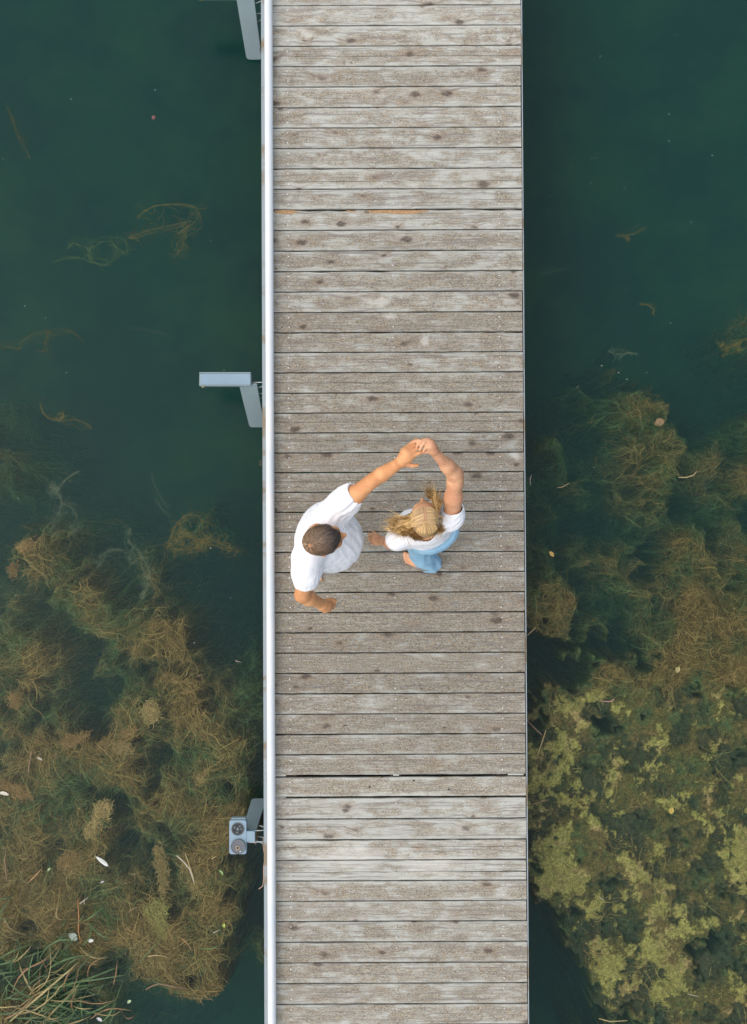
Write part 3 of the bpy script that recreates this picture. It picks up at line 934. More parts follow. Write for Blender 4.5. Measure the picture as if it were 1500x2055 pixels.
# legs and bare feet
kL, kR = Vector((-.235, -.085, .50)), Vector((-.395, -.315, .50))
aL, aR = Vector((-.285, -.135, .085)), Vector((-.490, -.345, .085))
bod.chain([Vector((-.255, -.055, .90)), kL, kL.lerp(aL, .3), aL], [.088, .058, .056, .036], .02)
bod.chain([Vector((-.325, -.215, .90)), kR, kR.lerp(aR, .3), aR], [.088, .058, .056, .036], .02)
tipL, tipR = at(724, 1077, .015), at(639.5, 1168, .015)
foot(bod, aL, tipL, -1, .265)
foot(bod, aR, tipR, 1, .265)
V, Fq = bod.mesh(); V = relax(V, Fq, 2, .4)
man = link('person', np_mesh('person', V, Fq), M_SKIN_M)
tag(man, 'man with short brown hair in a white t-shirt holding one raised hand of the woman', 'person', 'two people dancing on the pier')
face_parts(man, M_, R_, HS_M, (0.10, 0.065, 0.04))

def sleeve_end(F, p, axis, r, lo, hi):
    F.cut(p, axis, lo, hi)
def fold_push(V, N, seed, amp, dirs):
    """cloth folds: ridged noise stretched along given directions around given points"""
    out = V.copy()
    for (c, d, rad, fr, am) in dirs:
        c = np.array(c); d = np.array(Vector(d).normalized())
        q = V - c; w = np.exp(-(np.linalg.norm(q, axis=1) / rad) ** 2)
        lat = q - (q @ d)[:, None] * d
        a = np.array([mnoise.noise(Vector((x * fr + seed, y * fr, z * fr))) for x, y, z in (lat * 1.0 + (q @ d)[:, None] * d * .18)])
        out += N * ((1 - np.abs(a) * 2.6) * am * w)[:, None]
    return out

sh = Field((-.66, -.60, .82), (.10, .26, 1.70), 0.0050)
sh.ell(chest + m_v * -.005, (.138, .178, .20), Rm, .03)
sh.ell(belly + m_v * .012 + Vector((.008, -.030, 0)), (.146, .172, .20), Rm, .09)
sh.ell(Vector((-.250, -.195, 1.00)), (.138, .165, .16), Rm, .08)
sh.cone(mS_R + Vector((.05, .04, -.16)), belly + Vector((.03, -.06, 0)), .10, .13, .12)
sh.cone(base_nk + Vector((0, 0, -.035)), base_nk + Vector((0, 0, .0)), .085, .075, .06)
cuffL = at(712, 989, 1.575); axL = (mE_L - mS_L).normalized()
cuffR = at(614, 1172, 1.275); axR = (mE_R - mS_R).normalized()
sh.chain([mS_L, mS_L.lerp(cuffL, .5), cuffL + axL * .03], [.074, .066, .059], .07)
sh.chain([mS_R + Vector((0, .01, 0)), mS_R.lerp(cuffR, .5), cuffR + axR * .03], [.083, .076, .068], .05)
sh.cone(mS_L, base_nk, .062, .070, .06); sh.cone(mS_R, base_nk, .066, .070, .06)
sh.cut(cuffL, axL + Vector((.15, -.05, 0)), cuffL - Vector((.13, .13, .13)), cuffL + Vector((.13, .13, .13)))
sh.cut(cuffR, axR + Vector((.1, -.35, 0)), cuffR - Vector((.13, .13, .13)), cuffR + Vector((.13, .13, .13)))
sh.cone(cuffL + axL * .06, cuffL - axL * .035, .055, .050, .0, sub=True)
sh.cone(cuffR + axR * .06, cuffR - axR * .035, .063, .056, .0, sub=True)
sh.cut((0, 0, .885), (0, 0, -1))
sh.cone(nk, base_nk + Vector((0, 0, .012)), .066, .072, .006, sub=True)
V, Fq = sh.mesh(); V = relax(V, Fq, 3, .5); N = normals(V, Fq)
V = fold_push(V, N, 3, 1, [((-.14, .06, 1.52), (.8, .75, .2), .15, 42, .0075), ((-.17, -.03, 1.38), (.35, .9, .2), .17, 30, .010),
                           ((-.19, -.13, 1.15), (.35, -.5, -.8), .22, 20, .009), ((-.36, -.36, 1.30), (.2, -.9, -.3), .12, 34, .007),
                           ((-.28, -.30, 1.1), (.3, .3, -.8), .18, 24, .006)])
link('shirt', np_mesh('shirt', V, Fq), M_SHIRT, man)
st = Field((-.62, -.52, .40), (-.02, .12, 1.0), 0.006)
st.ell(pelv, (.135, .178, .14), Rm, .03)
st.chain([Vector((-.255, -.055, .90)), kL + Vector((0, 0, -.02))], [.105, .080], .04); st.chain([Vector((-.325, -.215, .90)), kR + Vector((0, 0, -.02))], [.105, .080], .04)
st.cut((0, 0, .50), (0, 0, -1))
V, Fq = st.mesh(); V = relax(V, Fq, 3)
link('shorts', np_mesh('shorts', V, Fq), M_SHORTS, man)

# man's hair
def head_surface(M, R, s, dirs, lift):
    """points on the cranium along unit directions (head space)"""
    c = np.array((-.008, 0, .020)); r = np.array((.098, .076, .092)) + lift / s
    d = dirs / np.linalg.norm(dirs / r, axis=-1, keepdims=True)
    P = (c + d) * s
    Nn = d / r ** 2; Nn /= np.linalg.norm(Nn, axis=-1, keepdims=True)
    Mn = np.array(M)
    return P @ Mn[:3, :3].T + Mn[:3, 3], Nn @ np.array(R)[:3, :3].T
def cap(M, R, s, lift, inside, col):
    th, ph = np.meshgrid(np.linspace(.001, 2.1, 60), np.linspace(0, 2 * math.pi, 97), indexing='ij')
    D = np.stack([np.sin(th) * np.cos(ph), np.sin(th) * np.sin(ph), np.cos(th)], -1)
    P, Nn = head_surface(M, R, s, D, lift)
    ok = inside(D)
    idx = np.arange(th.size).reshape(th.shape)
    Fc = np.stack([idx[:-1, :-1], idx[1:, :-1], idx[1:, 1:], idx[:-1, 1:]], -1).reshape(-1, 4)
    okc = (ok[:-1, :-1] & ok[1:, :-1] & ok[1:, 1:] & ok[:-1, 1:]).reshape(-1)
    C = np.tile(np.array(col), (th.size, 1))
    return P.reshape(-1, 3), Fc[okc], C
def hair_zone_m(D):
    # receding temples, forelock in the middle
    x, y, z = D[..., 0], D[..., 1], D[..., 2]
    front = .93 - .60 * np.clip(np.abs(y) - .22, 0, 1) * 1.3
    w = (fbm(y * 9 + 40, z * 9 + 40, 5, 3) - .5) * .16
    return (x + w < front) & (z > -.50 - .1 * (x > .1) + .55 * np.clip(x - .25, 0, 1))
crown = np.array((-.62, -.16, .77)); crown /= np.linalg.norm(crown)
n = 9000
D = rng.normal(size=(n * 3, 3)); D /= np.linalg.norm(D, axis=1, keepdims=True)
D = D[hair_zone_m(D)][:n]; n = len(D)
dc = np.linalg.norm(D - crown, axis=1)
D = D[(dc > .09) | (rng.uniform(size=n) < .5)]; n = len(D)
dc = np.linalg.norm(D - crown, axis=1)
away = D - crown; sw = np.cross(D, away)
flow = away / (np.linalg.norm(away, axis=1, keepdims=True) + 1e-6) + sw * np.clip(1.0 - dc, 0, 1)[:, None] * 2.2 + np.array((.55, 0, 0))
flow += rng.normal(0, .34, (n, 3))
flow -= (flow * D).sum(1, keepdims=True) * D; flow /= np.linalg.norm(flow, axis=1, keepdims=True)
S = 5; P = np.zeros((n, S, 3)); U = np.zeros((n, S, 3)); L = rng.uniform(.18, .36, n)
for i in range(S):
    q = D + flow * (L * i / (S - 1))[:, None]; q /= np.linalg.norm(q, axis=1, keepdims=True)
    P[:, i], U[:, i] = head_surface(M_, R_, HS_M, q, .002 + .006 * (i / (S - 1)) * 1.0 + .003 * (D[:, 0:1] > .3))
W = np.tile(rng.uniform(.0009, .0019, n)[:, None], (1, S)) * np.array([1, 1, 1, .8, .3])
base = np.array((.150, .098, .062)); dk = np.array((.050, .040, .034)); lt = np.array((.34, .21, .115))
C = mixc(np.tile(base, (n, 1)), np.tile(dk, (n, 1)), (D[:, 0] + .1) * 1.5 + rng.normal(0, .15, n))
C = mixc(C, np.tile(lt, (n, 1)), (-.30 - D[:, 0]) * 1.0 + rng.normal(0, .3, n)) * rng.choice([.45, .8, 1.2, 1.9], n)[:, None]
parts = [cap(M_, R_, HS_M, .0012, lambda d: hair_zone_m(d) & (np.linalg.norm(d - crown, axis=-1) > .10), (.085, .055, .035)),
         hair_ribbons('h', P, W, C, U, None)]
v, f, c = join_parts(parts)
link('hair', np_mesh('hair', v, f, True, {'tint': c}), M_HAIR, man)

def band(name, c, axis, ra, rb, ref, r, mat, parent):
    axis = Vector(axis).normalized(); a = (Vector(ref) - axis * axis.dot(Vector(ref))).normalized(); b = axis.cross(a)
    m = MB(); m.tube([Vector(c) + a * math.cos(k * math.pi / 16) * ra + b * math.sin(k * math.pi / 16) * rb for k in range(33)], r, 6, False)
    return m.build(name, mat, parent, smooth=True)
band('collar', base_nk.lerp(nk, .42) + Vector((0, 0, -.012)), nk - base_nk, .072, .070, m_v, .006, M_SHIRT, man)
# ================================================================== the woman
wS_L, wE_L, wW_L = at(795, 1082, 1.335), at(792, 1092, 1.07), at(762, 1083, .865)
wS_R, wE_R, wW_R = at(906, 1040, 1.39), at(915, 953, 1.655), at(869, 903, 1.862)
w_n = Vector((-.39, .92, 0)).normalized(); w_l = Vector((-.92, -.39, 0)).normalized()
Rw = Matrix((w_n, w_l, Vector((0, 0, 1)))).transposed().to_4x4()
w_hc = at(853, 1041, 1.525)
MW, RW = head_frame(w_hc, math.radians(97), math.radians(6))
HS_W = 1.0
wb = Field((-.10, -.54, -.02), (.64, .50, 2.02), 0.0040)
head(wb, MW, RW, HS_W, True)
w_ch = Vector((.297, -.105, 1.22)); w_wa = Vector((.325, -.115, 1.05)); w_pe = Vector((.355, -.125, .90))
wb.ell(w_ch, (.092, .135, .17), Rw, .03); wb.ell(w_wa, (.085, .115, .14), Rw, .06); wb.ell(w_pe, (.105, .150, .12), Rw, .06)
nkw = MW @ Vector((-.03, 0, -.07)); bnw = Vector((.298, -.125, 1.355))
wb.cone(bnw, nkw, .050, .046, .025)
wb.cone(wS_L, bnw, .042, .046, .05); wb.cone(wS_R, bnw, .042, .046, .05)
wb.chain([wS_L, wS_L.lerp(wE_L, .5), wE_L], [.046, .041, .034], .02)
wb.chain([wE_L, wE_L.lerp(wW_L, .3), wW_L], [.035, .036, .023], .02)
wb.chain([wS_R, wS_R.lerp(wE_R, .5), wS_R.lerp(wE_R, .85), wE_R], [.052, .048, .042, .038], .03)
wb.chain([wE_R, wE_R.lerp(wW_R, .12), wE_R.lerp(wW_R, .35), wW_R], [.037, .038, .037, .024], .03)
# raised right hand folded over the man's fingers
hand_lines(wb, [
    [(869,903,1.862,.022),(860,893,1.896,.021),(849,886,1.912,.0125)],
    [(869,903,1.862,.022),(862,892,1.898,.021),(854,884,1.914,.0125)],
    [(870,903,1.862,.022),(865,893,1.896,.020),(861,884,1.910,.0120)],
    [(871,903,1.862,.022),(869,895,1.888,.018),(867,887,1.900,.0110)]], .014)
hand_lines(wb, [
    [(849,886,1.912,.0100),(840,884,1.916,.0092),(833,886,1.908,.0082),(828.5,888.5,1.900,.0070)],
    [(853,884,1.914,.0102),(845,886,1.922,.0094),(839,892,1.914,.0084),(836,898,1.904,.0072)],
    [(859,884,1.910,.0100),(852,888,1.922,.0092),(846,896,1.914,.0082),(843,903,1.902,.0070)],
    [(866,887,1.900,.0092),(860,892,1.912,.0084),(853,900,1.904,.0074),(850,906,1.894,.0064)],
    [(864,902,1.870,.0150),(856,906,1.862,.0120),(848,908,1.852,.0100),(842,907,1.846,.0082)]], .005)
# lowered left hand, held out towards the man
hand_lines(wb, [
    [(762,1083,.865,.022),(754,1078,.848,.020),(748,1075,.835,.0115)],
    [(762,1083,.865,.022),(754,1081,.846,.020),(747,1080,.830,.0115)],
    [(762,1084,.865,.022),(754,1084,.846,.020),(748,1085,.830,.0110)],
    [(763,1086,.865,.021),(757,1088,.848,.018),(751,1090,.834,.0105)]], .014)
hand_lines(wb, [
    [(748,1075,.835,.0098),(742,1072,.818,.0090),(740,1071,.795,.0080),(742,1072,.775,.0070)],
    [(747,1080,.830,.0098),(741,1079,.808,.0090),(740,1079,.782,.0080),(743,1079,.764,.0070)],
    [(748,1085,.830,.0095),(743,1085,.808,.0088),(743,1085,.784,.0078),(746,1085,.768,.0068)],
    [(751,1090,.834,.0088),(747,1091,.814,.0080),(747,1091,.795,.0072),(749,1091,.782,.0062)],
    [(762,1079,.860,.0130),(757,1073,.845,.0115),(752,1070,.826,.0098),(748,1068,.808,.0080)]], .005)
kLw, kRw = Vector((.300, -.235, .48)), Vector((.420, -.055, .48))
aLw, aRw = at(851, 1131, .085), Vector((.400, -.070, .085))
hLw, hRw = Vector((.285, -.165, .86)), Vector((.425, -.085, .86))
wb.chain([hLw, kLw, kLw.lerp(aLw, .3), aLw], [.078, .050, .048, .030], .02)
wb.chain([hRw, kRw, kRw.lerp(aRw, .3), aRw], [.078, .050, .048, .030], .02)
foot(wb, aLw, at(808.5, 1117, .015), -1, .235, s=.95)
foot(wb, aRw, aRw + Vector((-.10, .095, 0)), 1, .235, s=.95)
V, Fq = wb.mesh(); V = relax(V, Fq, 2, .4)
woman = link('person', np_mesh('person', V, Fq), M_SKIN_W)
tag(woman, 'woman with long blonde hair in white t-shirt and light blue jeans turning barefoot', 'person', 'two people dancing on the pier')
face_parts(woman, MW, RW, HS_W, (0.25, 0.16, 0.08))

ws = Field((.04, -.34, .84), (.62, .22, 1.56), 0.0046)
ws.ell(w_ch + w_n * .0, (.112, .148, .18), Rw, .03)
for sg in (1, -1): ws.ell(w_ch + w_n * .072 + w_l * .062 * sg + Vector((0, 0, .0)), (.062, .066, .066), Rw, .03)
ws.ell(w_wa, (.108, .140, .15), Rw, .05); ws.ell(w_pe + Vector((-.01, .005, .06)), (.118, .160, .11), Rw, .05)
ws.cone(wS_L + Vector((.04,.01,-.10)), w_wa + w_l * .04, .055, .085, .06)
ws.cone(wS_L, bnw, .050, .062, .06); ws.cone(wS_R, bnw, .054, .062, .06); ws.cone(wS_L + Vector((0, 0, -.04)), w_ch, .045, .085, .06)
cuL, cuR = at(791, 1090, 1.185), at(911, 1021, 1.455)
aL_, aR_ = (wE_L - wS_L).normalized(), (wE_R - wS_R).normalized()
ws.chain([wS_L + Vector((.01, -.004, 0)), cuL + Vector((.004, 0, 0)) + aL_ * .03], [.046, .049], .045); ws.chain([wS_R, wS_R.lerp(cuR, .5), cuR + aR_ * .03], [.060, .055, .053], .05)
ws.cut(cuL, aL_, cuL - Vector((.075, .075, .06)), cuL + Vector((.05, .075, .06)))
ws.cut(cuR, aR_ + Vector((-.3, .2, 0)), cuR - Vector((.11, .08, .11)), cuR + Vector((.11, .11, .11)))
ws.cone(cuL + aL_ * .06, cuL - aL_ * .03, .054, .050, .0, sub=True)
ws.cone(cuR + aR_ * .06, cuR - aR_ * .03, .052, .050, .0, sub=True)
ws.cut(w_pe + Vector((0, 0, .055)), w_n * -.45 + Vector((0, 0, -1)))
ws.cone(nkw, bnw + Vector((0, -.0, .012)), .066, .070, .006, sub=True)
V, Fq = ws.mesh(); V = relax(V, Fq, 3, .5); N = normals(V, Fq)
V = fold_push(V, N, 9, 1, [((.45, -.06, 1.38), (.6, .6, .1), .11, 44, .008), ((.40, -.14, 1.25), (.5, .8, .3), .14, 34, .009),
                           ((.22, -.22, 1.15), (.9, -.2, .3), .12, 30, .005), ((.33, -.21, 1.05), (.9, .3, .1), .14, 30, .005)])
link('shirt', np_mesh('shirt', V, Fq), M_SHIRT_W, woman)
jn = Field((.12, -.56, .01), (.64, .16, 1.02), 0.0050)
jn.ell(w_pe + Vector((.012, -.018, 0)), (.128, .172, .12), Rw, .03)
jn.chain([hLw, kLw, kLw.lerp(aLw, .5)], [.096, .068, .074], .03); jn.chain([hRw, kRw, kRw.lerp(aRw, .5)], [.096, .068, .074], .03)
hemL, hemR = at(860, 1128.5, .045), aRw.copy(); hemR.z = .045
jn.chain([kLw.lerp(aLw, .5), hemL], [.074, .094], .02, flat=((.25, 1, 0), .80)); jn.chain([kRw.lerp(aRw, .5), hemR], [.074, .094], .02, flat=((.25, 1, 0), .80))
jn.cut((0, 0, .035), (0, 0, -1)); jn.cut((0, 0, .965), (0, 0, 1))
jn.cone(hemL + Vector((-.03, .01, -.05)), hemL + Vector((-.02, 0, .05)), .075, .060, 0, sub=True); jn.cone(hemR + Vector((0, 0, -.05)), hemR + Vector((0, 0, .05)), .080, .060, 0, sub=True)
V, Fq = jn.mesh(); V = relax(V, Fq, 3, .5); N = normals(V, Fq)
V = fold_push(V, N, 21, 1, [((.33, -.24, .70), (.1, -.3, -1), .25, 18, .007), ((.40, -.34, .25), (.1, -.3, -1), .25, 16, .010), ((.46, -.14, .80), (.9, .3, .1), .15, 24, .005)])
jeans = link('jeans', np_mesh('jeans', V, Fq), M_DENIM, woman)
# waistband, belt loops and stitching on the side that shows
def ring_pt(a, z, g=1.0): return w_pe + Vector((.005, -.010, z - .90)) + (w_n * math.cos(a) * .108 + w_l * math.sin(a) * .150) * g
def belt(name, a0, a1, z, r, mat):
    m = MB(); m.tube([ring_pt(a0 + (a1 - a0) * i / 24, z) for i in range(25)], r, 8); m.build(name, mat, woman, smooth=True)
belt('waistband', 0, 2 * math.pi, .952, .006, M_DENIM)
M_STITCH = simple_mat('pale_stitching', (0.62, 0.68, 0.70), 0.8)
for a in (3.1, 4.2):
    m = MB(); m.tube([ring_pt(a, .955, 1.06), ring_pt(a, .93, 1.15), ring_pt(a, .90, 1.17)], .004, 6); m.build('belt_loop', M_STITCH, woman)

# woman's hair: scalp strands combed from the parting, then loose locks
GOLD, HONEY, ROOT = np.array((.72, .49, .21)), np.array((.50, .31, .12)), np.array((.36, .235, .12))
PALEG = np.array((.74, .55, .30))
def hair_zone_w(D):
    x, y, z = D[..., 0], D[..., 1], D[..., 2]
    return (x < .72 - .25 * np.abs(y)) & (z > -.55 + .75 * np.clip(x, 0, 1))
parts = [cap(MW, RW, HS_W, .002, lambda d: hair_zone_w(d) & ~((np.abs(d[..., 1] - .02) < .040) & (d[..., 0] > -.30) & (d[..., 0] < .75)), (.33, .21, .10))]
MWi = MW.inverted()
def wpx(px, py, z): return np.array(at(px, py, z))
# guides: control points after leaving the head, in the photograph's plan with real heights
def lock_set(guides, cnt, root_fn, wid, spread, seed, tones):
    rg = np.random.default_rng(seed)
    S = 22
    t_ = np.linspace(0, 1, S)
    P = np.zeros((cnt, S, 3)); U = np.zeros((cnt, S, 3)); C = np.zeros((cnt, S, 3))
    cen = np.array(w_hc)
    gl = [np.array([wpx(*p) for p in g]) for g in guides]
    # locks: strands gather in bunches
    nb = max(6, cnt // 22)
    boff = rg.normal(0, 1, (nb, 3)); bph = rg.uniform(0, 6.28, nb); btone = rg.normal(0, .35, nb); bg_ = rg.uniform(0, len(gl) - 1, nb)
    broot = rg.uniform(0, 1, nb)
    for i in range(cnt):
        b = rg.integers(nb)
        gi = np.clip(bg_[b] + rg.normal(0, .08), 0, len(gl) - 1.001); g0 = int(gi); fr = gi - g0
        g1i = min(g0 + 1, len(gl) - 1)
        g = gl[g0] * (1 - fr) + gl[g1i] * fr
        root, second = root_fn(np.clip(broot[b] + rg.normal(0, .03), 0, 1), rg)
        ctrl = np.vstack([root, second, g])
        m = len(ctrl)
        # catmull-rom along the control points
        u = t_ * (m - 1); k = np.minimum(u.astype(int), m - 2); f = (u - k)[:, None]
        p0, p1, p2, p3 = ctrl[np.maximum(k - 1, 0)], ctrl[k], ctrl[k + 1], ctrl[np.minimum(k + 2, m - 1)]
        q = .5 * ((2 * p1) + (-p0 + p2) * f + (2*p0 - 5*p1 + 4*p2 - p3) * f ** 2 + (-p0 + 3*p1 - 3*p2 + p3) * f ** 3)
        w = np.clip((t_ - .15) / .6, 0, 1)[:, None]
        wave = np.stack([np.sin(t_ * 13 + bph[b]), np.cos(t_ * 11 + bph[b] * 1.7), np.sin(t_ * 9 + bph[b])], -1) * .006
        q = q + w * (boff[b] * spread * .75 + rg.normal(0, 1, 3) * spread * .30) + w * wave
        q = q + np.clip((t_ - .5) / .5, 0, 1)[:, None] ** 2 * rg.normal(0, .010 if rg.random() < .75 else .035, 3) * np.array((1, 1, .5))
        P[i] = q
        d = q - cen; U[i] = d / (np.linalg.norm(d, axis=1, keepdims=True) + 1e-9) * np.array((.6, .6, 1)) + np.array((0, 0, .35))
        tn = btone[b] + rg.normal(0, .25)
        base = tones[0] + (tones[1] - tones[0]) * np.clip(.5 + tn, 0, 1)
        C[i] = base[None] + (tones[2] - base)[None] * np.clip(1 - t_ * 3.2, 0, 1)[:, None] * .85
        C[i] += (PALEG - C[i]) * (np.clip(t_ - .55, 0, 1) * 1.0 * np.clip(tn + .3, 0, 1))[:, None]
        C[i] *= rg.choice([.55, .85, 1.1, 1.35])
    W = np.tile(rg.uniform(.0013, .0028, cnt)[:, None], (1, S)) * np.interp(t_, [0, .1, .8, 1], [.8, 1, .9, .25])
    return hair_ribbons('h', P, W, C, U, None)
def on_head(x, y, z, lift=.006):
    d = np.array((x, y, z)); P_, _ = head_surface(MW, RW, HS_W, d[None] / np.linalg.norm(d), lift)
    return P_[0]
def root_left(s, rg):   # parting front -> crown, combed to the head's left side
    x = .68 - 1.0 * s
    return on_head(x, .075, math.sqrt(max(.05, 1 - x*x))), on_head(x * .75 - .12, .80 + rg.normal(0, .06), .58, .014)
def root_right(s, rg):
    x = .68 - 1.0 * s
    return on_head(x, -.045, math.sqrt(max(.05, 1 - x*x))), on_head(x * .75 - .10, -.62 + rg.normal(0, .03), .70, .010)
def root_back(s, rg):
    y = -.75 + 1.5 * s
    return on_head(-.12 - .2 * rg.random(), y * .45, .9), on_head(-.72, y * .8, .45, .010)
T3 = (HONEY, GOLD, ROOT)
parts.append(lock_set([[(830,1028,1.50), (818,1036,1.43), (806,1040,1.41), (796,1040,1.40)],
                       [(827,1035,1.49), (812,1044,1.42), (797,1048,1.40), (784,1048,1.385)],
                       [(824,1052,1.47), (806,1058,1.41), (795,1058,1.39), (784,1064,1.375)],
                       [(822,1062,1.45), (812,1068,1.41), (816,1072,1.43), (828,1074,1.42)]], 1900, root_left, .002, .010, 1, T3))
parts.append(lock_set([[(828,1050,1.47), (822,1064,1.43), (830,1074,1.44), (840,1077,1.42)],
                       [(832,1062,1.46), (830,1072,1.42), (838,1076,1.44), (848,1077,1.42)]], 700, root_left, .002, .006, 2, (HONEY * .9, GOLD, ROOT)))
parts.append(lock_set([[(876,1016,1.53), (876,1003,1.50), (871,992,1.48), (862,984,1.46)],
                       [(870,1012,1.54), (869,1001,1.51), (864,992,1.49), (855,988,1.47)],
                       [(881,1022,1.51), (884,1012,1.48), (880,1002,1.46), (871,991,1.44)]], 1000, root_right, .002, .0125, 3, T3))
parts.append(lock_set([[(884,1046,1.47), (889,1056,1.42), (884,1062,1.44), (876,1064,1.43)],
                       [(880,1058,1.46), (877,1066,1.41), (868,1068,1.44), (876,1066,1.43)],
                       [(886,1038,1.48), (893,1050,1.42), (892,1056,1.44), (884,1060,1.43)]], 800, root_right, .002, .008, 4, T3))
parts.append(lock_set([[(856,1064,1.50), (846,1076,1.44), (834,1074,1.45), (824,1069,1.43)],
                       [(868,1062,1.50), (866,1072,1.44), (868,1068,1.45), (874,1066,1.44)],
                       [(848,1064,1.50), (834,1070,1.44), (818,1062,1.44), (806,1056,1.42)]], 700, root_back, .002, .005, 5, (HONEY, GOLD, HONEY * .8)))
v, f, c = join_parts(parts)
link('hair', np_mesh('hair', v, f, True, {'tint': c}), M_HAIR, woman)
# small pale flower and earring caught in the hair
for px_, py_, z_, r_ in ((823, 1028, 1.50, .0055), (881, 1009.5, 1.47, .0045)):
    bm = bmesh.new(); bmesh.ops.create_icosphere(bm, subdivisions=2, radius=r_); bmesh.ops.translate(bm, verts=bm.verts, vec=at(px_, py_, z_))
    me = bpy.data.meshes.new('earring'); bm.to_mesh(me); bm.free(); link('earring', me, M_STITCH, woman)
# ------------------------------------------------------------------ steel brackets and the socket plate on the pier's left side
M_STEEL = simple_mat('painted_steel', (0.200, 0.265, 0.280), 0.5, 0.0, var=0.06, scale=5)
M_STEEL_SKY = simple_mat('steel_sky_tint', (0.185, 0.275, 0.335), 0.5, 0.0, var=0.06, scale=6)  # same grey steel, the sky's reflection on upward faces painted in as blue
M_STEEL_D = simple_mat('steel_side', (0.12, 0.14, 0.14), 0.5, 0.2)
M_ROD = simple_mat('galvanised_rod', (0.46, 0.50, 0.50), 0.4, 0.4)

def beam_between(name, pa, pb, wa, wb_, th, mat, parent, rnd=0.02, side_dir=None):
    """flat steel strip running from pa down to pb with rounded far end"""
    pa, pb = Vector(pa), Vector(pb)
    t_ = (pb - pa).normalized()
    s_ = Vector((1, 0, 0)) if side_dir is None else Vector(side_dir).normalized()
    n_ = s_.cross(t_).normalized()
    if n_.z < 0: n_ = -n_
    outline = [pa - s_ * wa / 2, pa + s_ * wa / 2]
    L = (pb - pa).length
    right, left = pb + s_ * wb_ / 2, pb - s_ * wb_ / 2
    for k in range(6):
        a = math.pi / 2 * k / 5
        outline.append(right - s_ * rnd * (1 - math.cos(a)) - t_ * rnd * (1 - math.sin(a)))
    for k in range(6):
        a = math.pi / 2 * (1 - k / 5)
        outline.append(left + s_ * rnd * (1 - math.cos(a)) - t_ * rnd * (1 - math.sin(a)))
    n = len(outline); m = MB()
    m.add([tuple(p) for p in outline] + [tuple(p - n_ * th) for p in outline],
          [tuple(range(n)), tuple(reversed(range(n, 2*n)))] + [(i, n+i, n+(i+1) % n, (i+1) % n) for i in range(n)])
    return m.build(name, mat, parent, 0.003)

def rods(root, pairs, r=0.0035):
    for a, b in pairs:
        m = MB(); mid = (Vector(a) + Vector(b)) / 2 - Vector((0, 0, .006)); m.tube([a, mid, b], r, 8); m.build('fixing_rod', M_ROD, root, smooth=True)

# upper bracket, cut by the picture's top edge, and the middle one with its arm
def slanted_bracket(dy, label, sgn=1):
    sh_ = (at(513, 858 + dy, -.47) - at(519, 858, -.47)) if dy else Vector((0, 0, 0))
    A = lambda x, y, z: at(x, y, z) + sh_
    base = A(518, 845, -.5); r = empty('mooring_bracket', (0, 0, 0)); tag(r, label, 'bracket', 'steel brackets along the pier')
    beam_between('slanted_leg', A(498, 772, -.03), A(517, 858, -.47), .128, .118, .014, M_STEEL, r, .026)
    # return flange on the pier side
    m = MB(); p1, p2, p3, p4 = A(503, 750, -.025), A(531, 858, -.45), A(531, 835, -.50), A(506, 764, -.12)
    q = Vector((.006, 0, 0))
    m.add([p1, p2, p3, p4, p1 + q, p2 + q, p3 + q, p4 + q], [(0,1,2,3), (7,6,5,4), (0,4,5,1), (1,5,6,2), (2,6,7,3), (3,7,4,0)])
    m.build('side_flange', M_STEEL_D, r)
    a0, a1 = A(400, 776, .0), A(504, 747, .0)
    z1 = .0
    m = MB(); m.box((a0.x, a0.y + .008, -.075), (a1.x, a1.y - .008, -.006)); m.build('arm', M_STEEL, r, .005)
    m = MB(); m.box((a0.x + .010, a0.y + .016, -.0058), (a1.x - .004, a1.y - .010, .0)); m.build('arm_top', M_STEEL_SKY, r, .001)
    for yy in (a1.y - .0085, a0.y + .007):
        m = MB(); m.box((a0.x, yy, -.0057), (a1.x, yy + .0085, .004)); m.build('arm_lip', M_STEEL, r, .002)
    m = MB(); m.tube([A(409, 774, -.05), A(409, 778, -.05)], .014, 12); m.build('drain_boss', simple_mat('brass_boss', (.30, .26, .12), .4, .6), r)
    m = MB(); m.tube([A(404, 753, .0005) , A(404, 753, .005)], .003, 8); m.build('rivet', M_ROD, r)
    rods(r, [(A(507, 767.5, -.045), A(540, 766.5, -.045)), (A(511, 781, -.12), A(540, 770, -.10)), (A(511, 790, -.20), A(540, 789, -.20)), (A(514, 804, -.28), A(540, 792, -.25))])
    return r
slanted_bracket(0, 'bent grey steel bracket with long bluish arm over the water, above the man')
slanted_bracket(-738, 'grey slanted steel bracket cut off by the top edge, left of the rail')
# lower fitting: sloping leg, neck and plate with two round sockets
r = empty('socket_fitting', (0, 0, 0)); tag(r, 'grey fitting with two round sockets beside the weed, lowest on the left of the rail', 'socket fitting')
beam_between('slanted_leg', at(499, 1670, -.04), at(521, 1602, -.46), .098, .112, .014, M_STEEL, r, .024)
m = MB(); p1, p2, p3, p4 = at(508, 1690, -.03), at(531, 1612, -.43), at(531, 1632, -.48), at(513, 1695, -.12); q = Vector((.006, 0, 0))
m.add([p1, p2, p3, p4, p1 + q, p2 + q, p3 + q, p4 + q], [(0,1,2,3), (7,6,5,4), (0,4,5,1), (1,5,6,2), (2,6,7,3), (3,7,4,0)])
m.build('side_flange', simple_mat('rusty_flange', (.26, .22, .15), .8, var=.35, scale=60), r)
def rrect(x0, y0, x1, y1, rad, n=5):
    o = []
    for cx_, cy_, a0 in ((x1-rad, y1-rad, 0), (x0+rad, y1-rad, 90), (x0+rad, y0+rad, 180), (x1-rad, y0+rad, 270)):
        for k in range(n + 1):
            a = math.radians(a0 + 90 * k / n); o.append((cx_ + rad*math.cos(a), cy_ + rad*math.sin(a)))
    return o
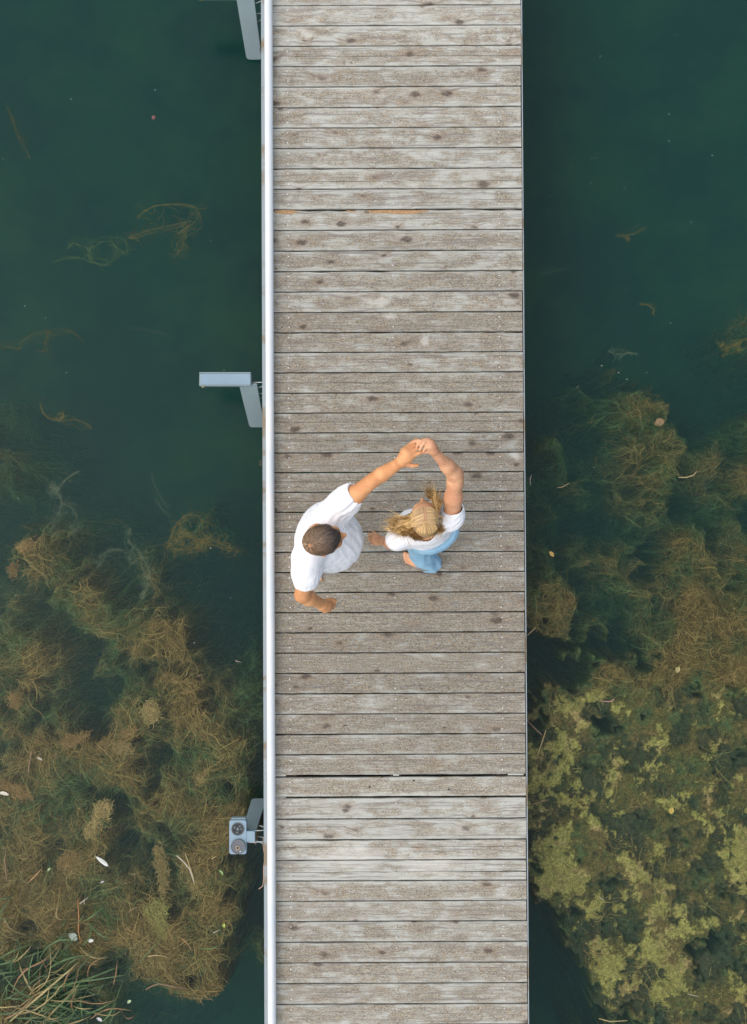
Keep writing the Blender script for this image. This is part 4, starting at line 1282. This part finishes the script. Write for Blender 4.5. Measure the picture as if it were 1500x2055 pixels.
a, b = at(460.5, 1714.5, .0), at(495, 1646, .0)
m = MB(); m.slab(rrect(a.x, a.y, b.x, b.y, .016), -.055, .0); m.build('socket_plate', M_STEEL_SKY, r, .003)
m = MB(); m.box((a.x + .012, b.y - .004, -.06), (b.x - .008, b.y + .012, -.018)); m.build('back_lip', M_STEEL, r, .003)
a2, b2 = at(494, 1690, -.004), at(512, 1668, -.004)
m = MB(); m.slab(rrect(b.x - .012, a2.y, b2.x, b2.y, .008), -.045, -.0035); m.build('neck', M_STEEL_SKY, r, .003)
M_SOCK = simple_mat('dark_socket', (.016, .024, .028), .6, var=.5, scale=120)
M_GREYP = simple_mat('grey_knob', (.085, .095, .105), .4, var=.1)
def disc(name, cx_, cy_, rad, z0, z1, mat, parent):
    c_ = at(cx_, cy_, 0); m = MB(); m.slab([(c_.x + rad*math.cos(k*math.pi/16), c_.y + rad*math.sin(k*math.pi/16)) for k in range(32)], z0, z1)
    return m.build(name, mat, parent, .0015)
def ring(name, cx_, cy_, rad, r_, z, mat, parent):
    c_ = at(cx_, cy_, 0); m = MB(); m.tube([(c_.x + rad*math.cos(k*math.pi/16), c_.y + rad*math.sin(k*math.pi/16), z) for k in range(33)], r_, 8, False); return m.build(name, mat, parent, smooth=True)
s1 = disc('socket', 477.6, 1663.6, .043, -.001, .002, M_SOCK, r); ring('socket_rim', 477.6, 1663.6, .044, .0025, .0015, M_STEEL_D, s1)
for k in range(7):
    an = 2 * math.pi * k / 7
    disc('socket_hole', 477.6 + 7 * math.cos(an), 1663.6 + 7 * math.sin(an), .0058, .0021, .0035, M_BLACK if k % 2 else M_STEEL_D, s1)
disc('socket_hole', 477.6, 1663.6, .009, .0021, .0038, M_STEEL_D, s1)
s2 = disc('knob', 478.8, 1698, .051, .0005, .016, M_GREYP, r); ring('knob_rim', 478.8, 1698, .049, .0028, .016, M_STEEL_D, s2)
M_BRASS = simple_mat('brass', (.42, .33, .22), .4, .6)
ring('knob_ring', 478.2, 1700, .011, .0035, .018, M_BRASS, s2); disc('knob_hub', 478.2, 1700, .008, .016, .019, M_BLACK, s2)
disc('knob_glint', 483.3, 1707.3, .0042, .016, .0185, M_SCREW, s2); disc('knob_screw', 476, 1705, .004, .016, .0185, M_BRASS, s2)
rods(r, [(at(494, 1668.5, -.02), at(542, 1666, -.03)), (at(494, 1691, -.02), at(542, 1689, -.03)), (at(521, 1657, -.12), at(542, 1664, -.12)), (at(517, 1678, -.12), at(542, 1685, -.12)), (at(512, 1686, -.10), at(542, 1699, -.12))])
# cable and rope by the lower fitting
m = MB(); m.tube([at(540, 1615, -.10), at(534, 1632, -.12), at(532.5, 1645, -.13), at(534, 1658, -.12), at(541, 1668, -.11)], .0052, 8)
o = m.build('hose', simple_mat('yellow_hose', (.50, .34, .03), .5), None, smooth=True); tag(o, 'short yellow hose bulging out beside the rail above the two round sockets', 'hose')
def path_z(pts, z): return [at(x, y, z) for x, y in pts]
m = MB(); m.tube([at(529, 1682, -.2), at(528, 1692, -.25), at(530, 1705, -.3), at(532, 1722, -.38), at(529.5, 1742, -.45), at(529.5, 1765, -.49), at(528, 1778, -.498), at(520, 1784, -.499)], .0030, 6)
o = m.build('rope', simple_mat('pale_rope', (.50, .36, .28), .8), None, smooth=True); tag(o, 'thin pale rope hanging from the rail into the water below the socket fitting', 'rope')
m = MB(); m.box(tuple(at(522.5, 937, -.18)), tuple(at(531.5, 922.5, -.10) + Vector((0, 0, 0)))); o = m.build('fender_block', simple_mat('dark_green_rubber', (.012, .02, .006), .7), None, .003)
tag(o, 'small dark green rubber block on the left side of the pier below the long arm', 'rubber block')

# ------------------------------------------------------------------ single weeds drifting in the open water
def hexc(r, g, b): return np.array((r, g, b))
def blurless(x): return x
def weed_clump(name, label, paths, width, colr, depth, branches, blen, seed, group='single water weeds in the open water', side_spread=1.0):
    """paths: stems as pixel polylines; fine side shoots leave them"""
    rg = np.random.default_rng(seed)
    Ps, Ws, Cs = [], [], []
    S = 14
    for pts in paths:
        q = np.array([list(at(x, y, WATER_Z - depth)) for x, y in pts]); m_ = len(q)
        for rep in range(3):
            t_ = np.linspace(0, 1, S); u = t_ * (m_ - 1); k = np.minimum(u.astype(int), m_ - 2); f = (u - k)[:, None]
            p0, p1, p2, p3 = q[np.maximum(k-1, 0)], q[k], q[k+1], q[np.minimum(k+2, m_-1)]
            c_ = .5*((2*p1)+(-p0+p2)*f+(2*p0-5*p1+4*p2-p3)*f**2+(-p0+3*p1-3*p2+p3)*f**3)
            jit = np.cumsum(rg.normal(0, .0030, (S, 3)), 0) * (0 if rep == 0 else 3.0); jit[:, 2] *= .4
            Ps.append(c_ + jit); Ws.append(np.full(S, width * (.60 if rep == 0 else .36))); Cs.append(colr * rg.uniform(.5, 1.0))
        for b in range(int(branches * 1.5)):
            j = rg.integers(0, S - 1); tn = c_[min(j+1, S-1)] - c_[j]; a0 = math.atan2(tn[1], tn[0]) + rg.normal(0, .9) * side_spread
            L = blen * rg.uniform(.3, 1.2); pts_ = [c_[j]]
            cv = rg.normal(0, .22)
            for s_ in range(S - 1):
                a0 += cv + rg.normal(0, .12); pts_.append(pts_[-1] + np.array((math.cos(a0), math.sin(a0), rg.normal(0, .15))) * L / (S - 1))
            Ps.append(np.array(pts_)); Ws.append(np.full(S, width * .36)); Cs.append(colr * rg.uniform(.4, 1.1))
    P = np.array(Ps); P[..., 2] = np.minimum(P[..., 2], WATER_Z - .006)
    o = link(name, ribbons(P, np.array(Ws), np.array(Cs), name), M_STRAND)
    tag(o, label, 'water weed', group)
GG, OO, PG = np.array((.11, .15, .05)), np.array((.26, .20, .05)), np.array((.20, .26, .16))
wc = weed_clump
wc('water_weed', 'yellowish weed stem drifting upright near the left edge, highest of the weeds', [[(16,215),(28,245),(40,275),(52,298),(62,316)],[(20,225),(34,262),(48,290)]], .005, OO*.6, .35, 14, .06, 1, side_spread=.4)
wc('water_weed', 'open loop of thin green weed below the arching brown weed, left water', [[(107,527),(150,515),(178,525),(222,530),(236,505),(222,482),(190,492),(178,510),(190,530),(226,533)],[(136,500),(150,488),(178,500),(186,520)],[(222,490),(240,500),(255,505),(250,480),(235,478)]], .0035, GG*1.4, .26, 16, .10, 2)
wc('water_weed', 'feathery weed arching to the right below a brown stem, left of the middle bracket', [[(278,436),(305,415),(345,410),(380,413),(398,420),(396,440),(380,455),(355,468)],[(258,478),(275,472),(300,462),(345,452),(375,445)],[(380,450),(370,470),(366,495),(355,510)]], .0042, OO*.8, .24, 26, .12, 3)
wc('water_weed', 'single thin weed curving level with the bracket arm, left water', [[(264,658),(290,660),(320,667),(345,676)]], .003, PG*.7, .28, 5, .05, 4)
wc('water_weed', 'thin branched weed near the left edge above the brown weed bed', [[(40,690),(75,665),(105,668),(140,664),(165,682)],[(97,668),(92,690),(88,705)],[(0,695),(40,700)]], .0045, OO*.7, .24, 12, .07, 5)
wc('water_weed', 'forked weed stem pointing right, over the left side brown patch', [[(80,812),(95,838),(120,845),(150,842),(172,850),(185,862)],[(120,845),(128,828)]], .0045, OO*.9, .18, 14, .06, 6)
wc('water_weed', 'bushy yellow green weed loop below the bracket, nearest the pier on the left', [[(342,1082),(352,1055),(370,1036),(395,1034),(408,1050),(405,1070),(430,1085),(470,1102),(482,1106)],[(345,1100),(370,1102),(395,1100),(398,1090)],[(360,1050),(368,1075),(400,1080),(440,1098),(475,1108)],[(335,1100),(355,1080),(380,1078),(420,1095)]], .0042, OO*.9, .12, 34, .11, 7)
wc('water_weed', 'thin branched weed growing up from the brown weed bed, left water', [[(160,945),(135,960),(118,985),(125,1010),(110,1045),(100,1070)],[(120,980),(98,978)],[(125,1010),(150,1025),(157,1060),(140,1070)]], .0042, PG*.75, .08, 18, .09, 8)
wc('water_weed', 'pale hair thin weed hanging alone in the dark water, left of the rail', [[(306,950),(310,975),(325,1000),(337,1020)],[(315,1000),(325,1020),(345,1038)]], .003, PG*.6, .14, 4, .05, 9)
wc('water_weed', 'twisted pale weed winding in the dark gap beside the brown bed', [[(195,1140),(205,1115),(225,1103),(250,1108),(262,1125),(275,1130)],[(262,1060),(258,1085),(275,1105),(290,1125),(300,1145)],[(300,1145),(295,1170),(285,1195)]], .004, PG*.85, .08, 24, .08, 10)
wc('water_weed', 'small yellow branched weed alone in the right water, highest there', [[(1240,474),(1260,472),(1278,465),(1294,458)],[(1256,474),(1262,482)]], .0042, OO*.8, .18, 9, .03, 11)
wc('water_weed', 'pale thin weed near the right side of the pier', [[(1082,553),(1100,547),(1120,543),(1138,535)]], .003, PG*.7, .14, 8, .03, 12)
wc('water_weed', 'short amber weed with a pale tip in the right water', [[(1286,610),(1300,612),(1312,620),(1310,630)]], .0045, OO*.8, .22, 10, .03, 13)
wc('water_weed', 'branched green weed at the right edge of the photo', [[(1500,680),(1478,688),(1462,700),(1450,715)],[(1478,688),(1484,705)],[(1462,700),(1448,690)]], .0045, OO*.8, .16, 18, .06, 14)
wc('water_weed', 'small forked weed above the right weed bed', [[(1222,704),(1235,710),(1248,712),(1240,725)],[(1248,712),(1262,708),(1280,710)]], .0038, PG*.85, .10, 12, .04, 15)

# ------------------------------------------------------------------ reeds, bottom left corner
def leaf_mesh(root, tip, sag, w, rg):
    S = 7
    root, tip = Vector(root), Vector(tip); d = tip - root; lat = Vector((-d.y, d.x, 0)); lat = lat.normalized() if lat.length > 1e-6 else Vector((1, 0, 0))
    bend = rg.gauss(0, .10) * d.length
    vs, fs = [], []
    kink = rg.random() < .18; kp = rg.uniform(.5, .8); kd = rg.uniform(-1, 1) * .35 * d.length
    for i in range(S):
        f = i / (S - 1)
        p = root + d * f + Vector((0, 0, sag * math.sin(math.pi * f))) + lat * bend * math.sin(math.pi * f)
        if kink and f > kp: p = p + lat * kd * (f - kp) - Vector((0, 0, .3 * d.length * (f - kp)))
        ww = w * (0.6 + .8 * f if f < .35 else (1 - ((f - .35) / .65) ** 2.2)) * .5 + .0004
        tw = rg.uniform(-.2, .2)
        vs += [p + lat * ww + Vector((0, 0, ww * (.5 + tw))), p - Vector((0, 0, ww * .25)), p - lat * ww + Vector((0, 0, ww * (.5 - tw)))]
    for i in range(S - 1):
        a = i * 3
        fs += [(a, a+1, a+4, a+3), (a+1, a+2, a+5, a+4)]
    me = bpy.data.meshes.new('leaf'); me.from_pydata([tuple(v) for v in vs], [], fs)
    for p in me.polygons: p.use_smooth = True
    return me
def reed_mat(name, a, b):
    t = NT(name); g = t.n('TexCoord').outputs['Object']; rr = t.n('ObjectInfo').outputs['Random']
    c = t.mix(t.ramp(t.noise(g, 25, 3, .6), .35, .65), a, b)
    v = t.math('ADD', t.math('MULTIPLY', rr, .7), .6)
    return t.bsdf(t.mix(1.0, c, t.n('CombineColor', i_0=v, i_1=v, i_2=v).outputs[0], 'MULTIPLY'), .5, spec=.3)
M_REED = reed_mat('green_reed', (.045, .095, .034), (.075, .130, .045))
M_STRAW = reed_mat('straw_reed', (.20, .165, .07), (.27, .22, .095))
M_RUST = reed_mat('rust_reed', (.17, .10, .045), (.24, .15, .07))
rr_ = random.Random(31)
def reed_clump(label, roots, leaves, seed):
    rt = at(*roots[0], WATER_Z); e = empty('reed_clump', (rt.x, rt.y, WATER_Z)); tag(e, label, 'reed clump', 'reeds in the bottom left corner')
    rg = random.Random(seed)
    for (x0, y0, z0, x1, y1, z1, w, mt) in leaves:
        p0, p1 = at(x0, y0, WATER_Z + z0), at(x1, y1, WATER_Z + z1)
        me = leaf_mesh(p0 - e.location, p1 - e.location, rg.uniform(.01, .07), w, rg)
        link('leaf', me, (M_REED, M_STRAW, M_RUST)[mt], e)
def rand_leaves(n, seed, cx_, cy_, sx, sy, a0, a1, lo, hi):
    rg = random.Random(seed); out = []
    for _ in range(n):
        x0, y0 = rg.gauss(cx_, sx), rg.gauss(cy_, sy)
        a = math.radians(rg.uniform(a0, a1)); L = rg.uniform(lo, hi)
        mt = 0 if rg.random() < .55 else (1 if rg.random() < .7 else 2)
        out.append((x0, y0, rg.uniform(-.08, .03), x0 + L * math.cos(a), y0 - L * math.sin(a), rg.uniform(-.02, .16), rg.uniform(.005, .012), mt))
    return out
explicit = [(20,2050,0,160,1930,.12,.016,1),(110,1985,0,245,1956,.10,.015,0),(120,1975,0,262,1955,.12,.012,0),(130,1950,.02,178,1918,.12,.012,0),(90,1950,0,176,1916,.12,.013,0),
    (0,1924,0,62,1895,.08,.011,0),(0,1845,.02,32,1842-50+2,.06,.010,0),(0,1800,.02,30,1794,.06,.011,0),(0,1842,.02,28,1845,.06,.010,0),(60,1975,0,70,1908,.12,.012,0),(24,1960,0,32,1905,.10,.012,0),
    (205,2050,0,235,2008,.08,.012,0),(220,2055,0,232,2020,.06,.010,0),(170,2035,0,236,2003,.08,.011,0),(130,1995,0,205,1890,.10,.008,0),(160,1900,0,220,1921,.05,.009,1),
    (180,1975,0,210,1920,.10,.007,2),(130,1990,0,150,1938,.10,.010,2),(280,1932,0,325,1882,.02,.006,0),(10,2045,0,80,1990,.05,.014,2),(40,1940,0,80,2010,.02,.014,1),(0,1945,.02,90,2010,.05,.013,0),
    (90,1995,0,160,2040,.06,.011,0),(150,2010,0,215,2028,.07,.010,0),(140,1925,0,95,1952,.10,.009,1),(120,1812,0,135,1845,.03,.008,1),(292,1748,0,258,1752,0,.005,1)]
reed_clump('clump of green and straw reeds bending right, in the bottom left corner', [(60, 2040)], explicit[:17] + rand_leaves(60, 1, 60, 2010, 55, 40, -20, 70, 35, 130), 41)
reed_clump('low tangle of broken reeds at the very corner, below the bending green reeds', [(20, 2050)], explicit[17:] + rand_leaves(48, 2, 70, 2045, 75, 22, -10, 100, 25, 95) + rand_leaves(18, 3, 110, 1960, 60, 40, 10, 160, 25, 60), 42)
reed_clump('few thin reed blades lying on the water above the corner reeds', [(150, 1850)], rand_leaves(16, 5, 150, 1850, 90, 60, -60, 70, 25, 60), 43)

# ------------------------------------------------------------------ things floating on the water
def floater(name, label, cat, pts, r, mat, group=None, flat=True):
    z = WATER_Z + .003
    m = MB(); n = len(pts)
    rs = [r * (.55 + .45 * math.sin(math.pi * (i + .6) / (n + .2))) for i in range(n)]
    m.tube([at(x, y, z) + Vector((0, 0, .001 * (i % 2))) for i, (x, y) in enumerate(pts)], rs, 6)
    o = m.build(name, mat, None, smooth=True); tag(o, label, cat, group); return o
M_PALESTICK = simple_mat('bleached_stick', (.38, .34, .26), .8, var=.2, scale=80)
M_REDSTICK = simple_mat('reddish_stick', (.22, .145, .09), .8, var=.2, scale=80)
M_STRAWF = simple_mat('wet_straw', (.38, .30, .14), .7, var=.2, scale=80)
tw = 'twigs floating on the weed'
floater('twig', 'upright pale brown twig near the left edge, level with the socket plate', 'twig', [(13,1705),(10,1725),(12,1745),(14,1768)], .004, M_REDSTICK, tw)
floater('twig', 'orange brown upright stem standing in the weed left of the white petals', 'twig', [(157,1805),(159,1840),(158,1870),(162,1888)], .006, simple_mat('orange_stem', (.30,.15,.05), .8), tw)
floater('straw', 'long pale straw in a split bundle below the pale weed, left water', 'straw', [(355,1717),(370,1730),(382,1745),(390,1770)], .006, M_PALESTICK, tw)
floater('straw', 'second straw crossing the top of the split bundle, left water', 'straw', [(372,1712),(380,1735),(388,1758),(391,1775)], .004, M_STRAWF, tw)
floater('twig', 'white crossed twig lying on the weed above the reeds', 'twig', [(160,1814),(168,1808),(177,1801)], .004, M_PALESTICK, tw)
floater('twig', 'short white twig under the crossed white one', 'twig', [(168,1806),(171,1815)], .003, M_PALESTICK, tw)
floater('straw', 'curved tan straw lying on the pale weed above the bottom edge', 'straw', [(296,1919),(315,1917),(335,1919)], .004, M_STRAWF, tw)
floater('twig', 'orange tipped twig by the dark water near the bottom, left', 'twig', [(293,1986),(305,1979),(318,1974),(350,1980),(376,1984)], .004, M_REDSTICK, tw)
floater('twig', 'small dark twig beside the green leaf near the sockets', 'twig', [(425,1724),(436,1717)], .003, M_STRAWF, tw)
floater('twig', 'short whitish twig at the right of the left weed bed', 'twig', [(428,1872),(443,1866)], .003, M_PALESTICK, tw)
floater('twig', 'red brown twig on the brown bed under the tan tuft, left water', 'twig', [(65,1508),(60,1530),(57,1550)], .005, M_REDSTICK, tw)
floater('twig', 'small pink white twig on the left weed near the rail', 'twig', [(397,1358),(406,1352)], .003, M_REDSTICK, tw)
floater('twig', 'white sliver on the dark gap beside the rail, left water', 'twig', [(473,1326),(484,1329)], .003, M_PALESTICK, tw)
floater('twig', 'pale slanting twig on the dark water at the pier edge, right', 'twig', [(1058,1276),(1066,1268),(1075,1260)], .0045, M_STRAWF, tw)
floater('twig', 'bent pink twig on the arc of yellow scum, right water', 'twig', [(1204,1407),(1222,1408),(1228,1407),(1234,1402)], .0042, simple_mat('pink_twig', (.38,.23,.18), .7), tw)
floater('twig', 'long brown twig leaving the pier edge, right, above the crossed one', 'twig', [(1058,1445),(1072,1460),(1088,1475)], .005, M_REDSTICK, tw)
floater('twig', 'long grey green twig crossing below the brown one, right of the pier', 'twig', [(1096,1465),(1088,1490),(1079,1515)], .005, M_STRAWF, tw)
floater('twig', 'thin brown twig touching the pier below the scum arc, right', 'twig', [(1058,1618),(1075,1611),(1102,1605)], .004, M_REDSTICK, tw)
floater('straw', 'curved straw lying on the upper right weed bed', 'straw', [(1362,958),(1378,958),(1392,954),(1398,946)], .004, M_STRAWF, tw)
floater('straw', 'thin curved straw close to the pier, upper right weed', 'straw', [(1065,973),(1064,962),(1067,953)], .003, M_PALESTICK, tw)
floater('straw', 'pale arc of straw right of the pier on the upper weed bed', 'straw', [(1118,979),(1130,977),(1142,970)], .003, M_STRAWF, tw)
floater('twig', 'white twig in the green gap near the bottom right scum', 'twig', [(1203,1800),(1213,1807)], .003, M_PALESTICK, tw)
floater('straw', 'yellow straw pair near the bottom edge, right water', 'straw', [(1202,2044),(1225,2050),(1260,2048)], .0045, M_STRAWF, tw)
floater('twig', 'pale twig standing in the small weed at the right edge of the scum', 'twig', [(1382,1995),(1402,2000)], .003, M_PALESTICK, tw)

def leaf_thing(label, x, y, L, w, ang, colr, cat='leaf', name='floating_leaf', under=False):
    z = WATER_Z + (.004 if not under else -.05)
    c_ = at(x, y, z); n = 9; vs, fs = [], []
    for i in range(n):
        f = i / (n - 1); ww = w * math.sin(math.pi * min(.97, f * .94 + .03)) ** .8
        cx_ = (f - .5) * L; bow = .06 * L * math.sin(math.pi * f)
        for q, zq in ((-.5, .004), (0, 0), (.5, .004)):
            vs.append((cx_, q * ww + bow, zq * (1 + .4 * math.sin(i * 2))))
    for i in range(n - 1):
        a = i * 3; fs += [(a, a+3, a+4, a+1), (a+1, a+4, a+5, a+2)]
    me = bpy.data.meshes.new(name); me.from_pydata(vs, [], fs)
    o = link(name, me, simple_mat('leaf_' + cat, colr, .6, var=.25, scale=60)); o.location = c_; o.rotation_euler = (0, 0, math.radians(ang))
    sd = o.modifiers.new('s', 'SOLIDIFY'); sd.thickness = .001
    tag(o, label, cat, 'leaves and petals on the water'); return o
leaf_thing('green pointed leaf on the weed below the socket plate', 444, 1751, .050, .016, -50, (.22, .36, .13))
leaf_thing('small round yellow green leaf at the right of the left weed bed', 450, 1857, .035, .024, 90, (.30, .36, .08))
leaf_thing('pale green leaf beside the orange weed patch, left water', 99, 1745, .034, .014, 50, (.36, .44, .24))
leaf_thing('large dull white petal left of the smaller bright one, above the reeds', 147, 1880, .075, .055, -35, (.26, .31, .25), 'petal', 'petal')
leaf_thing('bright white ragged petal above the reeds', 183, 1888, .040, .026, 20, (.60, .62, .55), 'petal', 'petal')
leaf_thing('white petal on the weed above the crossed twigs', 206, 1770, .032, .014, 25, (.36, .38, .34), 'petal', 'petal')
leaf_thing('cream leaf on the brown bed near the left edge, below the long twig', 80, 1523, .048, .016, -30, (.40, .37, .28))
leaf_thing('cream long leaf cut by the left edge of the photo', 8, 1593, .080, .026, -12, (.48, .45, .36))
leaf_thing('bronze tan leaf in the upper right weed bed', 1324, 848, .080, .060, 20, (.24, .15, .07), under=True)
leaf_thing('small orange yellow leaf in the middle of the right scum', 1348, 1627, .050, .042, 80, (.34, .26, .05))
leaf_thing('tan leaf by the top of the right scum field', 1361, 1344, .050, .036, 70, (.26, .23, .09))
leaf_thing('yellow tan scrap of leaf near the pier, upper right weed', 1107, 1112, .050, .028, -50, (.46, .30, .08))
leaf_thing('white scrap with a pink edge at the foot of the reeds', 200, 2046, .050, .022, -30, (.5, .48, .48), 'petal', 'petal')
leaf_thing('pale green leaf at the foot of the weed, left of the dark water', 260, 2010, .035, .022, 40, (.34, .46, .26))
# white feather
e = empty('feather', at(204, 1729, WATER_Z + .004), math.radians(-33)); tag(e, 'white feather floating on the weed, left water', 'feather')
m = MB(); m.tube([(-.062, .012, .002), (-.02, .004, .004), (.03, -.002, .003), (.068, 0, .001)], [.0015, .0013, .001, .0006], 6); m.build('quill', simple_mat('quill', (.75, .74, .68), .5), e)
for sg in (1, -1):
    m = MB()
    for i in range(22):
        f = i / 21; x = -.05 + .10 * f; y0 = .008 * (1 - f); L = .022 * math.sin(math.pi * (.15 + .8 * f)) ** .7
        m.add([(x, y0, .003), (x + .0050, y0, .003), (x + L * .9 + .002, y0 + sg * L * .7, .002), (x + L * .9 - .001, y0 + sg * L * .72, .002)], [(0, 1, 2, 3)])
    m.build('vane', simple_mat('feather_vane', (.55, .57, .52), .7), e)
# red float in the upper left water
bm = bmesh.new(); bmesh.ops.create_uvsphere(bm, u_segments=16, v_segments=10, radius=.016); 
me = bpy.data.meshes.new('float_ball'); bm.to_mesh(me); bm.free()
o = link('float_ball', me, simple_mat('faded_red', (.26, .12, .11), .5)); o.location = at(309, 236, WATER_Z - .02)
tag(o, 'small faded red ball floating alone in the upper left water', 'ball')
# tufts of pale weed lumps rising out of the mat
def tuft(label, outline, colr, seed):
    """irregular soft lump of weed: outline in the photograph's plan, domed, with fibres"""
    rg = np.random.default_rng(seed); pts = np.array(outline, float)
    xs0, ys0, xs1, ys1 = pts[:, 0].min() - 4, pts[:, 1].min() - 4, pts[:, 0].max() + 4, pts[:, 1].max() + 4
    n_ = 520; P, W, C = [], [], []
    def inside(x, y):
        c_ = False; j = len(pts) - 1
        for i in range(len(pts)):
            if (pts[i, 1] > y) != (pts[j, 1] > y) and x < (pts[j, 0] - pts[i, 0]) * (y - pts[i, 1]) / (pts[j, 1] - pts[i, 1]) + pts[i, 0]: c_ = not c_
            j = i
        return c_
    area = (xs1 - xs0) * (ys1 - ys0); n_ = int(np.clip(area * .32, 90, 1200))
    main = math.atan2(ys0 - ys1, xs1 - xs0)
    k = 0
    while k < n_:
        x, y = rg.uniform(xs0, xs1), rg.uniform(ys0, ys1); ox, oy = rg.normal(0, 5, 2)
        if not inside(x, y): 
            k += .15; continue
        a = main + rg.normal(0, .9); L = rg.uniform(.012, .04); c_ = at(x + ox, y + oy, WATER_Z - rg.uniform(.010, .06)); q = []
        cv = rg.normal(0, .3)
        for s_ in range(6): q.append(c_[:]); c_ = c_ + Vector((math.cos(a) * L / 5, math.sin(a) * L / 5, 0)); a += cv
        P.append(q); W.append(np.full(6, rg.uniform(.0018, .0045))); C.append(colr * rg.uniform(.55, 1.4)); k += 1
    o = link('weed_tuft', ribbons(np.array(P), np.array(W), np.array(C), 'weed_tuft'), M_STRAND); tag(o, label, 'weed tuft', 'pale tufts of weed in the left mat')
TN, OR = np.array((.25, .205, .080)), np.array((.215, .155, .060))
tuft('large tan tuft of weed shaped like a leaf, above the feather', [(207,1606),(220,1612),(222,1630),(210,1642),(196,1652),(186,1672),(176,1680),(172,1668),(180,1648),(192,1630),(198,1615)], TN * 1.25, 1)
tuft('tan weed blob in the centre of the left mat, round', [(235,1490),(255,1488),(262,1503),(256,1515),(238,1512),(230,1500)], TN, 2)
tuft('pale tan knot of weed at the joint of two long strands, left mat', [(288,1415),(300,1405),(312,1415),(318,1430),(305,1448),(292,1442),(285,1430)], TN * 1.2, 3)
tuft('orange tan weed spread at the left edge, ragged', [(118,1725),(140,1712),(162,1715),(165,1735),(150,1755),(128,1758),(116,1745)], OR, 4)
tuft('long weed ridge under the pale knot, running to the left', [(120,1480),(150,1478),(175,1470),(172,1480),(150,1490),(132,1498)], OR, 5)
tuft('small tan weed scrap between the ridge and the knot', [(243,1468),(265,1462),(268,1470),(255,1475)], OR * 1.1, 6)
tuft('yellow green weed lump with a curved tail, lower left mat', [(290,1825),(310,1805),(335,1812),(328,1840),(335,1865),(332,1880),(318,1882),(310,1860),(305,1845)], np.array((.24,.24,.075)), 7)
tuft('tan weed scrap near the socket plate', [(397,1555),(408,1545),(410,1560),(402,1573),(396,1568)], TN, 8)
tuft('orange brown weed scrap at the left edge of the mat', [(18,1395),(36,1392),(36,1410),(26,1415)], OR, 9)
tuft('pinkish brown scrap of weed in the dark upper left', [(20,1135),(28,1130),(32,1145),(26,1158)], OR * .8, 10)
tuft('two orange buds on the upper end of the brown bed', [(34,1096),(44,1092),(66,1085),(64,1094),(42,1106)], OR * 1.15, 11)
tuft('broad pale weed patch beneath the yellow green lump', [(265,1880),(300,1870),(320,1900),(345,1925),(340,1945),(300,1950),(275,1930),(262,1905)], TN * .85, 12)
tuft('tan weed streak under the split bundle of straw', [(360,1712),(385,1725),(402,1760),(400,1795),(388,1785),(378,1750)], TN * .95, 13)
tuft('long thin weed ribbon hanging down through the middle of the mat', [(312,1700),(320,1698),(330,1740),(334,1770),(326,1795),(322,1790),(324,1765),(316,1730)], TN * .85, 14)
tuft('brown orange weed smear at the far left, above the cream leaf', [(0,1568),(25,1575),(60,1590),(62,1600),(30,1596),(0,1585)], OR, 15)
# pale flecks on the surface
m = MB(); rg = random.Random(77)
flecks = [(450,743),(459,890),(332,970),(401,1186),(187,123),(312,181),(143,199),(7,319),(70,365),(280,183),(423,483),(50,614),(92,638),(134,748),(1188,318),(1197,316),(1160,369),(1145,335),(1187,367),(1254,377),(1388,446),(1343,283),(1205,113),(1358,70),(1343,229),(1430,312),(1103,394),(1346,648),(1208,734),(1242,748),(1298,748),(1258,761),(1160,776),(1192,938),(1225,1044),(37,1000),(423,1100),(31,1195),(390,1290),(463,1200)]
flecks += [(rg.uniform(0, 520), rg.uniform(0, 2000)) for _ in range(45)] + [(rg.uniform(1065, 1500), rg.uniform(100, 2050)) for _ in range(70)]
for i, (x, y) in enumerate(flecks):
    c_ = at(x, y, WATER_Z + .001); rd = rg.uniform(.0022, .0040) if i < 40 else rg.uniform(.0010, .0020)
    m.slab([(c_.x + rd*math.cos(k), c_.y + rd*math.sin(k)) for k in range(6)], WATER_Z + .0005, WATER_Z + .002)
o = m.build('foam_flecks', simple_mat('pale_fleck', (.38, .44, .40), .6)); tag(o, 'tiny pale flecks scattered on the dark water', 'flecks', kind='stuff')
